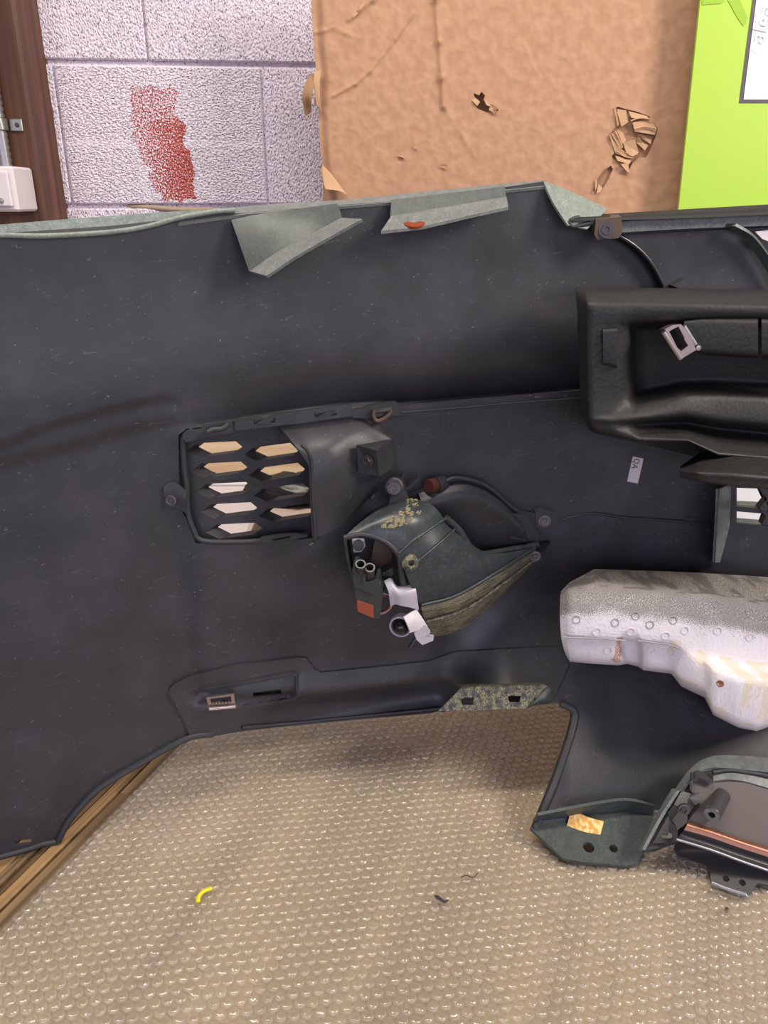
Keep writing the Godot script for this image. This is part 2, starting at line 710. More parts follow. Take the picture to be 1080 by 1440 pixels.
	var outer := E([-377,753.7, -344.7,758.9, -311.2,756.7, -310.3,722.7, -301,684, -294.6,634.3, -293.4,599.6, -348.2,599.6, -361.3,644.6, -381.3,684.5])
	for y in 512:
		for x in 768:
			var i := (y % 512) * 512 + (x % 512)
			var pit := clampf((0.29 - c1[i] / 255.0) * 9.0, 0.0, 1.0)
			var base := Color(0.93, 0.89, 0.955).lerp(Color(0.87, 0.83, 0.89), c0[(y % 512) * 512 + x % 512] / 255.0).lerp(Color(0.38, 0.34, 0.37), pit * 0.8)
			var q := Vector2(block_x + (x / 768.0 - 0.5) * block_w, block_y + (0.5 - y / 512.0) * block_h) * 1000.0
			q += Vector2(pw.get_noise_2d(x, y), pw.get_noise_2d(x + 900, y)) * 9.0
			if Geometry2D.is_point_in_polygon(q, outer):
				var low := smoothstep(outer[3].y, outer[3].y - 26.0, q.y + (q.x - outer[3].x) * 0.25)
				var n := px.get_noise_2d(x * 0.13, y * 0.1) * 0.5 + 0.5
				var side := smoothstep(-80.0, -10.0, q.x - outer[6].x)
				base = base.lerp(Color(0.66, 0.21, 0.17), smoothstep(0.54 - 0.3 * low * side, 0.62 - 0.3 * low * side, n) * 0.9)
			red.set_pixel(x, y, base)
	var rm := StandardMaterial3D.new()
	rm.albedo_texture = tex(red)
	rm.roughness = 0.5
	rm.cull_mode = BaseMaterial3D.CULL_DISABLED
	bump(rm, gray(c1, 512), 0.22)
	rm.heightmap_texture = wl.heightmap_texture
	M["stained_block"] = rm
	# wood
	var wn := noise(0.012, 41)
	var wood := func(dark: Color, pale: Color, stretch: float, upright: bool) -> ImageTexture:
		var g := func(i: int) -> Color:
			var x := i % 512
			var y := i / 512
			var k := absf(float(x) - 256.0) / 256.0
			var v := wn.get_noise_2d(x * stretch, y * 0.7) * (1.0 - k) + wn.get_noise_2d((x - 512) * stretch, y * 0.7) * k
			var w := wn.get_noise_2d(x * stretch * 4.0, y * 5.0 + 300)
			return dark.lerp(pale, clampf(0.5 + v * 1.1 + w * 0.5, 0.0, 1.0))
		var im_ := picture(512, g)
		if upright:
			im_.rotate_90(CLOCKWISE)
		return tex(im_)
	var t1: ImageTexture = (wood as Callable).call(Color(0.36, 0.285, 0.195), Color(0.64, 0.53, 0.385), 0.05, true)
	for k in 3:
		var m := mat("plank_%d" % k, [Color.WHITE, Color(0.93, 0.9, 0.88), Color(1.04, 1.0, 0.94)][k], 0.62, 0.0, t1, 2.2)
		m.uv1_scale = Vector3(5.0, 5.0, 2.2)
		m.uv1_offset = Vector3(0.31 * k, 0.2 * k, 0.17 * k)
	var t2: ImageTexture = (wood as Callable).call(Color(0.28, 0.165, 0.12), Color(0.47, 0.3, 0.22), 0.05, true)
	mat("brown_wood", Color.WHITE, 0.55, 0.0, t2, 2.5).uv1_scale = Vector3(3, 2, 3)
	var t3: ImageTexture = (wood as Callable).call(Color(0.84, 0.7, 0.55), Color(0.96, 0.87, 0.75), 0.05, false)
	var t4: ImageTexture = (wood as Callable).call(Color(0.585, 0.51, 0.4), Color(0.675, 0.597, 0.47), 0.05, true)
	mat("panel_board", Color.WHITE, 0.6, 0.0, t4, 1.5)
	mat("plywood", Color.WHITE, 0.6, 0.0, t3, 3.0)
	# cardboard
	var k0 := grain(512, 0.024, 51, FastNoiseLite.TYPE_SIMPLEX_SMOOTH, 2)
	var kb := func(i: int) -> Color:
		return Color(0.69, 0.525, 0.415).lerp(Color(0.75, 0.59, 0.475), clampf((k0[i] / 255.0 - 0.2) * 1.2, 0.0, 1.0))
	var kt := tex(picture(512, kb))
	bump(mat("cardboard", Color.WHITE, 0.75, 0.0, kt, 4.0), gray(k0, 512), 0.11)
	mat("cardboard_torn", Color(0.76, 0.61, 0.485), 0.9)
	mat("cardboard_inner", Color(0.62, 0.475, 0.365), 0.9)
	# printed board
	mat("green_print", Color(0.67, 0.81, 0.26), 0.4)
	mat("green_tape", Color(0.62, 0.77, 0.27), 0.22)
	mat("print_dark", Color(0.3, 0.25, 0.31), 0.4)
	mat("print_white", Color(0.94, 0.945, 0.97), 0.4)
	mat("pencil", Color(0.86, 0.865, 0.89), 0.5)
	# small things
	mat("zinc", Color(0.62, 0.62, 0.6), 0.32, 0.9)
	mat("steel", Color(0.62, 0.61, 0.63), 0.35, 0.75)
	mat("clip_metal", Color(0.7, 0.64, 0.65), 0.3, 0.9)
	mat("copper", Color(0.6, 0.42, 0.35), 0.42, 0.8)
	mat("screw_metal", Color(0.33, 0.31, 0.31), 0.4, 0.7)
	mat("white_plastic", Color(0.88, 0.85, 0.87), 0.4)
	mat("grey_white", Color(0.72, 0.7, 0.74), 0.35)
	mat("connector_black", Color(0.2, 0.205, 0.21), 0.35)
	mat("bulb_glass", Color(0.05, 0.055, 0.055), 0.06)
	mat("orange_label", Color(0.56, 0.26, 0.17), 0.6)
	mat("brown_inner", Color(0.34, 0.27, 0.23), 0.5)
	mat("tray_grey", Color(0.36, 0.325, 0.32), 0.45)
	mat("tray_dark", Color(0.24, 0.235, 0.24), 0.35)
	var tp := func(i: int) -> Color:
		var t := clampf((k0[i] / 255.0 - 0.45) * 5.0, 0.0, 1.0)
		return Color(0.83, 0.6, 0.26).lerp(Color(0.95, 0.86, 0.66), t * 0.8)
	mat("old_tape", Color.WHITE, 0.6, 0.0, tex(picture(512, tp)), 14.0)
	mat("sticker_white", Color(0.83, 0.79, 0.83), 0.5)
	mat("ink", Color(0.2, 0.19, 0.23), 0.6)
	mat("yellow", Color(0.93, 0.86, 0.12), 0.5)
	mat("dark_grain", Color(0.22, 0.21, 0.23), 0.8)
	mat("old_mortar", Color(0.66, 0.58, 0.5), 0.9)
	mat("dark_leaf", Color(0.45, 0.33, 0.28), 0.8)
	mat("bag_black", Color(0.17, 0.17, 0.17), 0.3)
	mat("pale_carton", Color(0.85, 0.76, 0.71), 0.7)
	mat("ivory", Color(0.86, 0.83, 0.8), 0.5)
	mat("room_paint", Color(0.82, 0.81, 0.8), 0.8)
	mat("room_floor", Color(0.5, 0.49, 0.47), 0.85)
	var film := StandardMaterial3D.new()
	film.resource_name = "film"
	film.albedo_color = Color(0.95, 0.93, 0.9, 0.045)
	film.roughness = 0.04
	film.transparency = BaseMaterial3D.TRANSPARENCY_ALPHA
	film.cull_mode = BaseMaterial3D.CULL_DISABLED
	M["film"] = film
	var wall := film.duplicate()
	wall.resource_name = "film_wall"
	wall.albedo_color = Color(0.95, 0.93, 0.9, 0.17)
	wall.roughness = 0.1
	M["film_wall"] = wall


# ------------------------------------------------------------------ lamps and room
func lamp(at: Vector3, towards: Vector3, size: Vector2, energy: float, color: Color, label: String) -> void:
	var t := thing("lamp", label, "lamp", at)
	var body := StandardMaterial3D.new()
	body.albedo_color = Color(0.85, 0.85, 0.85)
	var glow := StandardMaterial3D.new()
	glow.albedo_color = Color(0.9, 0.9, 0.9)
	glow.emission_enabled = true
	glow.emission = color
	glow.emission_energy_multiplier = 2.0
	var turn := Basis.looking_at(towards - at, Vector3(0, 0, -1) if absf((towards - at).normalized().y) > 0.95 else Vector3.UP)
	var m := obj(t, "housing", block(Vector3(size.x + 0.04, size.y + 0.04, 0.05), 0.004), body)
	m.basis = turn
	m.position = turn.z * 0.045
	var d := obj(t, "diffuser", block(Vector3(size.x, size.y, 0.016), 0.003), glow)
	d.basis = turn
	d.position = turn.z * 0.012
	if at.y < 1.5:
		obj(t, "rod", lathe([8, 0, 8, (1.7 - at.y) * 1000.0 - 30.0], turn.z * 0.06 + Vector3(0, 0.02, 0), Vector3.UP, 12), body)
	var l := AreaLight3D.new()
	l.name = "light"
	l.area_size = size
	l.light_color = color
	l.light_energy = energy
	l.shadow_enabled = true
	l.set("area_range", 12.0)
	l.set("area_attenuation", 2.0)
	l.basis = turn
	t.add_child(l)


func slab(called: String, lo: Vector3, hi: Vector3, m: Material) -> MeshInstance3D:
	var o := obj(self, called, block(hi - lo, 0.002), m)
	o.position = (lo + hi) * 0.5
	tag(o, "", "", "", "structure")
	return o


const block_x := -0.3325
const block_y := 0.6895
const block_w := 0.2965
const block_h := 0.1885


func room() -> void:
	slab("floor", Vector3(-2.7, -0.95, -1.9), Vector3(2.7, -0.85, 2.35), M.room_floor)
	slab("ceiling", Vector3(-2.7, 1.7, -1.9), Vector3(2.7, 1.8, 2.35), M.room_paint)
	slab("wall_left", Vector3(-2.7, -0.85, -1.9), Vector3(-2.6, 1.7, 2.35), M.room_paint)
	slab("wall_right", Vector3(2.6, -0.85, -1.9), Vector3(2.7, 1.7, 2.35), M.room_paint)
	# the wide garage door stands open behind the camera
	slab("wall_front", Vector3(-2.7, -0.85, 2.2), Vector3(-2.1, 1.7, 2.35), M.room_paint)
	slab("wall_front", Vector3(2.1, -0.85, 2.2), Vector3(2.7, 1.7, 2.35), M.room_paint)
	slab("wall_front", Vector3(-2.1, 1.45, 2.2), Vector3(2.1, 1.7, 2.35), M.room_paint)
	# back wall of painted concrete blocks, turned a little
	var w := Node3D.new()
	named(self, w, "wall_back")
	tag(w, "", "", "", "structure")
	w.position = Vector3(-0.35, 0, -1.3)
	w.rotation.y = atan(0.1)
	var core := obj(w, "mortar", block(Vector3(5.8, 2.55, 0.2), 0.002), M.mortar)
	core.position = Vector3(0.3, 0.425, -0.107)
	var pitch := 0.1965
	for row in range(-4, 5):
		var y0 := 0.5935 + row * pitch
		var xs: Array = [-1.6, -1.2, -0.8, -0.485, -0.1845, 0.17, 0.57, 0.97, 1.37] if row % 2 == 0 else [-1.6, -1.15, -0.75, -0.348, 0.05, 0.45, 0.85, 1.25]
		for i in xs.size() - 1:
			var a: float = (xs[i] + 0.35) / cos(w.rotation.y)
			var b: float = (xs[i + 1] + 0.35) / cos(w.rotation.y)
			var stained: bool = row == 0 and absf(xs[i] + 0.485) < 0.01
			var size := Vector3(b - a - 0.003, pitch - 0.007, 0.1)
			var o := obj(w, "concrete_block", block(size, 0.002), M.stained_block if stained else M.painted_block)
			o.position = Vector3((a + b) * 0.5, y0 + pitch * 0.5, -0.05 + rng.randf_range(-0.0012, 0.0012))


func bench() -> void:
	var t := thing("workbench", "wooden workbench of pale planks under the bumper and the bubble wrap", "bench")
	var yaw := -atan2(0.1, 0.255)
	var x := -0.98
	var k := 0
	rng.seed = 5
	while x < -0.26:
		var wide := 0.013 if x > -0.47 else 0.09
		wide *= rng.randf_range(0.75, 1.25)
		if x + wide > -0.262:
			wide = -0.2525 - x
		var o := obj(t, "plank", block(Vector3(wide - 0.0015, 0.03, 1.02), 0.002), M["plank_%d" % (k % 3)])
		o.rotation.y = yaw
		o.position = Vector3((x + wide * 0.5) / cos(yaw) + 0.0, -0.0155 - rng.randf() * 0.005, -0.665)
		x += wide
		k += 1
	var board := obj(t, "panel_board", block(Vector3(0.92, 0.03, 1.02), 0.002), M.panel_board)
	board.rotation.y = yaw
	board.position = Vector3((x + 0.461) / cos(yaw), -0.0155, -0.665)
	var r := obj(t, "crossbar", block(Vector3(2.3, 0.08, 0.05), 0.003), M.plank_1)
	r.position = Vector3(0.1, -0.072, -0.45)
	r = obj(t, "crossbar", block(Vector3(2.3, 0.08, 0.05), 0.003), M.plank_1)
	r.position = Vector3(0.1, -0.072, -1.05)
	for p in [Vector3(-0.8, -0.48, -0.45), Vector3(1.0, -0.48, -0.45), Vector3(-0.8, -0.48, -1.05), Vector3(1.0, -0.48, -1.05)]:
		var l := obj(t, "leg", block(Vector3(0.07, 0.74, 0.07), 0.003), M.plank_1)
		l.position = p


# ------------------------------------------------------------------ bubble wrap
func bubble_mesh(seed_: int) -> ArrayMesh:   # a dented dome in two skins, with the welded wall round it
	var r := RandomNumberGenerator.new()
	r.seed = seed_
	var seg := 14
	var mesh := ArrayMesh.new()
	for skin_ in 3:
		var flat := r.randf_range(0.7, 1.0)
		var dent := r.randf_range(-0.8, 0.8)
		var da := r.randf() * TAU
		var crease := r.randf_range(0.3, 1.0)
		var st := start()
		st.set_smooth_group(0)
		var prof: Array = [[4.7, 0.0], [4.75, 0.9], [4.45, 2.0], [3.6, 2.9], [2.4, 3.3], [1.2, 3.4], [0.0, 3.4]]
		if skin_ == 2:
			prof = [[5.05, 0.02], [4.86, 0.5], [4.8, 1.0], [4.52, 2.05], [4.1, 2.55]]
		var shrink := 0.9 if skin_ == 1 else 1.0
		var v := func(i: int, k: int) -> Vector3:
			var a := TAU * (k % seg) / seg
			var q: Array = prof[i]
			var rr: float = q[0] * (1.0 + (0.04 * sin(3.0 * a + da) * dent if skin_ < 2 else 0.0)) * shrink
			var h: float = q[1] * (flat if skin_ < 2 else 1.0) * shrink
			if skin_ < 2:
				h += (q[1] / 3.4) * (dent * cos(a + da) * q[0] * 0.11 + crease * 0.28 * sin(a * 2.0 + da * 3.0) * q[0] / 3.0)
			return Vector3(cos(a) * rr, h, sin(a) * rr) * 0.001
		for i in prof.size() - 1:
			for k in seg:
				quad(st, v.call(i, k), v.call(i + 1, k), v.call(i + 1, k + 1), v.call(i, k + 1))
		st.generate_normals()
		st.set_material(M.film if skin_ < 2 else M.film_wall)
		mesh = st.commit(mesh)
	return mesh


func wrinkle(p: Vector3) -> float:   # a few long folds in the sheet
	var h := 0.0
	for f in [[[159.2,0,-499.2, 263,0,-409.4], 3.2], [[-165.1,0,-420.9, -74.9,0,-484.9], 1.6], [[87.9,0,-781.3, 15.9,0,-680.9], 2.0]]:
		var c := P(f[0])
		var q := Geometry3D.get_closest_point_to_segment(p, c[0], c[1])
		h += f[1] * 0.001 * exp(-pow(Vector2(q.x - p.x, q.z - p.z).length() / 0.011, 2.0))
	return h


func lay_wrap() -> void:
	var t := thing("bubble_wrap", "clear bubble wrap sheet laid over the wooden bench in front of the bumper", "bubble wrap")
	var along_ := Vector3(0.1, 0, -0.255).normalized()
	var across := Vector3(along_.z, 0, -along_.x) * -1.0
	var corner := Vector3(-0.2405, 0, -0.747)        # a point on the left edge
	var ripple := noise(9.0, 61, FastNoiseLite.TYPE_SIMPLEX_SMOOTH, 2)
	var lift := func(p: Vector3) -> float: return 0.0022 + 0.0016 * ripple.get_noise_2d(p.x, p.z) + wrinkle(p)
	var st := start()
	st.set_smooth_group(0)
	var nu := 150
	var nv := 150
	var pos := func(i: int, j: int) -> Vector3:
		var p := corner + along_ * lerpf(-0.5, 0.32, float(i) / nu) + across * lerpf(0.0, 0.95, float(j) / nv)
		p.y = lift.call(p)
		return p
	for i in nu:
		for j in nv:
			quad(st, pos.call(i, j), pos.call(i + 1, j), pos.call(i + 1, j + 1), pos.call(i, j + 1))
	obj(t, "film_sheet", done(st), M.film)
	var shapes := []
	for k in 5:
		shapes.append(bubble_mesh(70 + k))
	var eye := Vector3(0, 0.6, 0)
	var spots := []
	var foot_a := PackedVector2Array()
	for q in P([143.8,6,-605.8, 160.8,6,-631.4, 281.9,6,-635.5, 259.5,6,-581.5, 246.4,6,-563.8, 191.4,6,-564.7, 174,6,-567.3]):
		foot_a.append(Vector2(q.x, q.z))
	var foot_b := PackedVector2Array()
	for q in P([297.1,6,-601.9, 442.1,6,-540.3, 432.2,6,-522.8, 362.8,6,-535.4, 351,6,-538.7, 341,6,-529.8, 309.5,6,-540.3, 310.9,6,-559.5, 286.1,6,-578.8]):
		foot_b.append(Vector2(q.x, q.z))
	var row := 0
	var s := 0.0058
	while s < 0.94:
		var l := -0.5 + (0.00525 if row % 2 else 0.0)
		while l < 0.31:
			var p := corner + along_ * l + across * s
			var d := -p.z
			if d > 0.36 and absf(p.x) < 0.12 + d * 0.62 and d < 0.95:
				p += Vector3(rng.randf_range(-0.3, 0.3), 0, rng.randf_range(-0.3, 0.3)) * 0.001
				if Geometry2D.is_point_in_polygon(Vector2(p.x, p.z), foot_a) or Geometry2D.is_point_in_polygon(Vector2(p.x, p.z), foot_b):
					l += 0.0105
					continue   # pressed flat under the bumper's feet
				p.y = lift.call(p)
				spots.append([p.distance_to(eye), p])
			l += 0.0105
		s += 0.0091
		row += 1
	spots.sort_custom(func(a, b): return a[0] < b[0])
	var single := 300
	for i in single:
		var o := obj(t, "bubble", shapes[i % 5], null)
		o.position = spots[i][1]
		o.rotation = Vector3(rng.randf_range(-0.1, 0.1), rng.randf() * TAU, rng.randf_range(-0.1, 0.1))
	for k in 5:
		var mm := MultiMesh.new()
		mm.transform_format = MultiMesh.TRANSFORM_3D
		mm.mesh = shapes[k]
		var mine := []
		for i in range(single, spots.size()):
			if i % 5 == k:
				mine.append(spots[i][1])
		mm.instance_count = mine.size()
		for i in mine.size():
			var sq := rng.randf_range(0.55, 1.05)
			mm.set_instance_transform(i, Transform3D(Basis.from_euler(Vector3(rng.randf_range(-0.1, 0.1), rng.randf() * TAU, rng.randf_range(-0.1, 0.1))).scaled(Vector3(1, sq, 1)), mine[i]))
		var mi := MultiMeshInstance3D.new()
		mi.multimesh = mm
		named(t, mi, "far_bubbles")
		tag(mi, "", "", "", "stuff")


# ------------------------------------------------------------------ post, conduit and box on the wall
func wall_things() -> void:
	var t := thing("wooden_post", "dark reddish brown wooden post standing against the block wall", "post")
	var b := obj(t, "post_body", block(Vector3(0.17, 2.5, 0.1), 0.004), M.brown_wood)
	b.position = Vector3(-0.579, 0.4, -1.255)
	t = thing("junction_box", "white plastic junction box screwed to the wooden post", "box")
	var p := P([-504.9,587.2,-1200, -503.3,644.8,-1200] + [-512.1,582.3,-1140, -511.4,629.3,-1140])
	var right_x := (p[0].x + p[2].x) * 0.5 + 0.004
	var top := p[1].y
	var low := p[0].y
	var body := obj(t, "body", block(Vector3(0.1, top - low, 0.064), 0.003), M.white_plastic)
	body.position = Vector3(right_x - 0.05, (top + low) * 0.5, -1.173)
	var lid := obj(t, "lid", block(Vector3(0.088, top - low - 0.012, 0.006), 0.002), M.white_plastic)
	lid.position = Vector3(right_x - 0.05, (top + low) * 0.5, -1.139)
	for y in [top - 0.014, low + 0.014]:
		obj(t, "lid_screw", lathe([0, 2.4, 3.0, 2.0, 3.6, 0.4, 3.6, -1], Vector3(right_x - 0.02, y, -1.136), Vector3(0, 0, 1)), M.zinc)
	t = thing("conduit", "ribbed grey flexible conduit entering the white junction box", "conduit")
	var pts := []
	var cx := right_x - 0.031
	for i in 40:
		pts.append([top - 0.002 + i * 0.004, 8.6 + (1.2 if i % 2 else -0.6)])
	var prof := []
	for q in pts:
		prof.append(q[1])
		prof.append((q[0] - top) * 1000.0)
	obj(t, "pipe", lathe(prof, Vector3(cx, top, -1.192), Vector3.UP, 20, true), M.steel)
	t = thing("pipe_clamp", "shiny zinc saddle clamp holding the conduit to the post", "clamp")
	obj(t, "band", lathe([9.9, -8, 11.2, -7, 11.2, 7, 9.9, 8], Vector3(cx, top + 0.055, -1.192), Vector3.UP, 24), M.zinc)
	for s in [-1.0, 1.0]:
		var w := obj(t, "foot", block(Vector3(0.018, 0.016, 0.003), 0.001), M.zinc)
		w.position = Vector3(cx + s * 0.019, top + 0.055, -1.2033)
		obj(t, "screw", lathe([0, 2.2, 2.6, 1.6, 3.2, 0.2, 3.2, -1], Vector3(cx + s * 0.021, top + 0.055, -1.2015), Vector3(0, 0, 1)), M.screw_metal)
	var wall: Node3D = get_node("wall_back")
	obj(wall, "mortar_smear", sheet([[-486.1,604.9,-1312.6, -437.8,600.7,-1307.8, -380.5,596.5,-1302, -323.5,592.4,-1296.4, -266.6,592.4,-1290.7], [-485.2,600.7,-1308.5, -437,596.5,-1303.7, -379.8,592.4,-1298, -322.9,588.3,-1292.3, -266.1,588.3,-1286.6], [-487.4,596.5,-1312.7, -438.9,592.3,-1307.9, -381.5,588.2,-1302.1, -324.4,584.1,-1296.4, -267.3,584.2,-1290.7]], 24, 4, 0.002), M.old_mortar).transform = wall.transform.affine_inverse()
	# a dry leaf caught beside the post
	var leaf := sheet([[-500.2,797.3,-1309, -495.2,800.9,-1308.5, -487.4,808.1,-1307.7], [-496.5,796.7,-1304.6, -491.5,800.2,-1304.1, -484.7,808.3,-1303.5], [-496.3,796,-1306.6, -490.4,798.7,-1306, -484.5,807.7,-1305.4]], 8, 4, 0.0006)
	tag(obj(self, "dry_leaf", leaf, M.dark_leaf), "small dry brown leaf stuck to the block wall beside the wooden post", "leaf")


# ------------------------------------------------------------------ cardboard and printed board
func lean(d: float) -> Callable:
	return func(q: Vector2) -> Vector3: return Vector3(q.x, q.y, -(d + 0.05 * q.y * 0.001) * 1000.0) * 0.001


func boards() -> void:
	var t := thing("cardboard_sheet", "large brown corrugated cardboard sheet with torn holes leaning on the wall", "cardboard")
	var creases := [
		[E([65.4,889.3, 67.3,842.5, 73.1,794.3, 77.9,752.9, 80.6,718.9]), 4.6, 3.8],
		[E([-68.8,731.7, -38.1,746.1, -18.9,761.2, 15,798.3, 37.1,826.6]), 2.2, 2.4],
		[E([-93.3,807.3, -78.3,808.1, -65.2,811.3, -50.4,804.9, -31.8,799.2]), 1.6, 2.0],
		[E([-46.4,820.2, -32.4,831.4, -14.8,842.5, 0,855.1]), 3.0, 3.0],
		[E([80.6,718.9, 90.7,703.4, 106.7,684.2, 125.3,656]), 1.0, 3.0],
		[E([182.6,795.9, 193.1,777.8, 200.6,762.9, 210.9,751.2]), 0.9, 1.6],
	]
	var back_fold := E([-79.9,889.3, -80.2,842.5, -79.6,794.3, -74.1,752.9, -77,710.3, -76.2,662.2, -71.3,619.9, -60,584.8])
	var face := func(q: Vector2) -> Vector3:
		var d := 1.13 + 0.05 * q.y * 0.001
		for c in creases:
			var line: PackedVector2Array = c[0]
			for i in line.size() - 1:
				var near := Geometry2D.get_closest_point_to_segment(q, line[i], line[i + 1])
				var e: float = near.distance_to(q) / c[2]
				if e < 3.0:
					d -= c[1] * 0.001 * exp(-e * e) / (1.0 if i == 0 or i == line.size() - 2 else 1.25)
		for i in back_fold.size() - 1:
			var a := back_fold[i]
			var b := back_fold[i + 1]
			if q.y <= maxf(a.y, b.y) and q.y > minf(a.y, b.y):
				var fx := lerpf(a.x, b.x, (q.y - a.y) / (b.y - a.y))
				d += 0.006 * smoothstep(2.0, -9.0, q.x - fx)
		return Vector3(q.x * 0.001, q.y * 0.001, -d)
	var out := E([-94.2,897, -95,842.5, -94.1,810.5, -93,786.1, -90.8,762.9, -94.8,756.2, -92.5,740.2, -94.8,725.8, -89.3,717.2, -88.3,684.2, -87.9,662.2, -84.3,650.6, -88.5,639.8, -85,623.5, -85.5,607])
	var low := out[out.size() - 1]
	out.append_array(PackedVector2Array([Vector2(low.x, 575), Vector2(440, 575)]))
	out.append_array(E([498.1,598.8, 470.3,842.5, 463.7,897]))
	var foot := PackedVector2Array([Vector2(low.x, 575), Vector2(low.x + 2, 300), Vector2(low.x - 3, 150), Vector2(low.x, 2), Vector2(440, 2), Vector2(440, 575)])
	obj(t, "lower_sheet", shell(foot, [], lean(1.13), Vector3(0, 0, -0.004), 30.0, false), M.cardboard)
	var hole_a := E([120.3,735.1, 128,732.6, 130.7,736.8, 135.7,732.6, 134,726.6, 141.9,722.4, 152.6,718.1, 154.8,713.8, 146.2,712.1, 138.5,712.1, 126.8,716.4, 122.8,720.6, 128.4,724.9, 121.4,730.9])
	var hole_b := E([310.2,717.2, 316.7,718.9, 328.6,715.5, 339.3,713.8, 358.3,707.7, 372.5,693, 370.2,679.9, 365.9,666.6, 361.1,656.8, 350.4,656, 343.2,650.6, 338.4,639.8, 330.2,643.4, 314.2,656, 307.5,685.1, 315.3,694.7])
	var hole_c := E([313.2,646.1, 316.6,641.6, 311.9,629, 303.4,614.4, 296.8,610.7, 291.5,614.4, 294.4,626.2, 303,639.8])
	obj(t, "sheet", shell(out, [hole_a, hole_b, hole_c], face, Vector3(0, 0, -0.004), 2.2), M.cardboard)
	# the paper behind the torn holes, and a rear sheet added to darken them
	var inner := E([296.7,727.5, 378.1,727.5, 388.6,639.8, 341.5,619.9, 298.9,598.8, 283.5,603.4, 286.1,630.8])
	var deep := E([94.7,761.2, 397.7,761.2, 420.2,584.8, 100,584.8])
	obj(t, "added_rear_sheet", shell(deep, [], func(q: Vector2) -> Vector3: return face.call(q) + Vector3(0, 0, -0.022), Vector3(0, 0, -0.003), 12.0), M.cardboard)  # unseen sheet added so that little light returns through the holes
	obj(t, "inner_liner", shell(inner, [], func(q: Vector2) -> Vector3: return face.call(q) + Vector3(0, 0, -0.0045), Vector3(0, 0, -0.0006), 8.0), M.cardboard_inner)
	# crumpled corrugated flaps inside the large hole
	for f in [
		[[309.6,717,-1163.9, 312.4,717.9,-1163.9, 319.3,697.2,-1162.9, 316.7,694.6,-1162.7], 3], [[315,716.4,-1165.8, 327.7,714.6,-1165.7, 332.1,699.9,-1165, 323,694.7,-1164.7], 3], [[329.8,713.5,-1162.7, 356.4,707.5,-1162.4, 359.8,703.1,-1162.2, 334.6,704.9,-1162.2], 3],
		[[336.7,699.9,-1164, 362.3,703.3,-1164.2, 371.2,692.9,-1163.6, 368.4,684.2,-1163.2, 340.8,688.5,-1163.4], 4], [[341.5,687,-1165.3, 368.2,682.6,-1165.1, 364.5,672.9,-1164.6, 349.8,682.6,-1165.1], 3], [[306.5,684,-1160.2, 310.1,686.6,-1160.3, 322.7,667.3,-1159.4, 317.5,661.1,-1159.1], 3],
		[[311.3,687.5,-1161.4, 315.8,690.1,-1161.5, 326.7,669.1,-1160.5, 323.2,665.6,-1160.3], 3], [[317,691.1,-1162.6, 325,688.5,-1162.4, 330.9,678,-1161.9, 327.9,670,-1161.5], 3], [[326.5,675.1,-1158.8, 340.6,678.6,-1158.9, 349.1,662.8,-1158.1, 340.9,657.5,-1157.9, 330.5,664.6,-1158.2], 3],
		[[318,661.2,-1161.1, 323.3,667.4,-1161.4, 343.7,658.5,-1160.9, 341.1,655,-1160.7], 3], [[317,658.5,-1159.9, 340,653.1,-1159.7, 336.7,647.8,-1159.4, 320.6,652.2,-1159.6], 3], [[324.4,647.7,-1157.4, 335,649.5,-1157.5, 339.3,636.1,-1156.8, 333,639.6,-1157], 3],
		[[346.1,684.2,-1163.2, 353.8,675.4,-1162.8, 362,671.9,-1162.6, 357,664.8,-1162.2, 346.1,675.4,-1162.8], 3], [[292.6,627.1,-1158.4, 296.3,628.9,-1158.4, 296.2,619.8,-1158, 292.9,612.5,-1157.6], 3], [[298.2,622.6,-1159.1, 304.5,618,-1158.9, 301.1,612.5,-1158.6, 295.3,610.7,-1158.5], 3],
		[[308.1,683.2,-1162.2, 310.8,675.3,-1161.8, 316.1,661.2,-1161.1, 311.5,657.6,-1160.9], 3], [[122.9,729.6,-1162.5, 128.9,724.5,-1162.2, 125.3,719.4,-1162, 118.3,726.2,-1162.3], 2], [[142.3,721,-1161, 152,716.7,-1160.8, 150.4,709.9,-1160.5, 141.6,714.1,-1160.7], 2], [[134.6,727.2,-1163.4, 141.4,723.7,-1163.2, 143.6,718.6,-1162.9, 137.8,720.3,-1163], 2],
	]:
		var fp := P(f[0])
		for i in fp.size():
			fp[i].z += rng.randf_range(-0.004, 0.003)
		obj(t, "torn_flap", prism(fp, Vector3(0.0004, -0.0002, -0.0012)), M.cardboard_torn)
	for f in [[309.2,685.7,-1160.3, 318.2,673.4,-1159.7, 321.9,665.5,-1159.3], [313.5,688.2,-1159.4, 321.5,676,-1158.8, 325.2,668.1,-1158.4], [333.7,701.3,-1161.1, 345.8,704.8,-1161.2, 361.4,703.1,-1161.2], [339.3,690.9,-1159.5, 352.4,694.3,-1159.7, 368.1,691.7,-1159.6], [314,712.4,-1160.6, 319,701.2,-1160.1, 321.6,694.3,-1159.7], [318.9,663.7,-1158.2, 329.2,657.5,-1157.9, 341.1,655.7,-1157.8], [330.4,662.7,-1157.1, 338.6,658.3,-1156.9, 347.1,661,-1157]]:
		obj(t, "flute", tube(smooth_line(P(f), 8), 0.0011, 6), M.cardboard_torn)
	for f in [[79.4,647.9,-1161.2, 84.3,648.8,-1161.2, 87.3,646.1,-1161.1, 82.4,645.2,-1161.1], [19.6,656.8,-1161.6, 24.4,657.7,-1161.7, 27.4,654.1,-1161.5, 21.5,653.2,-1161.5]]:
		obj(t, "nick", prism(P(f), Vector3(0, 0, -0.0008)), M.cardboard_inner)
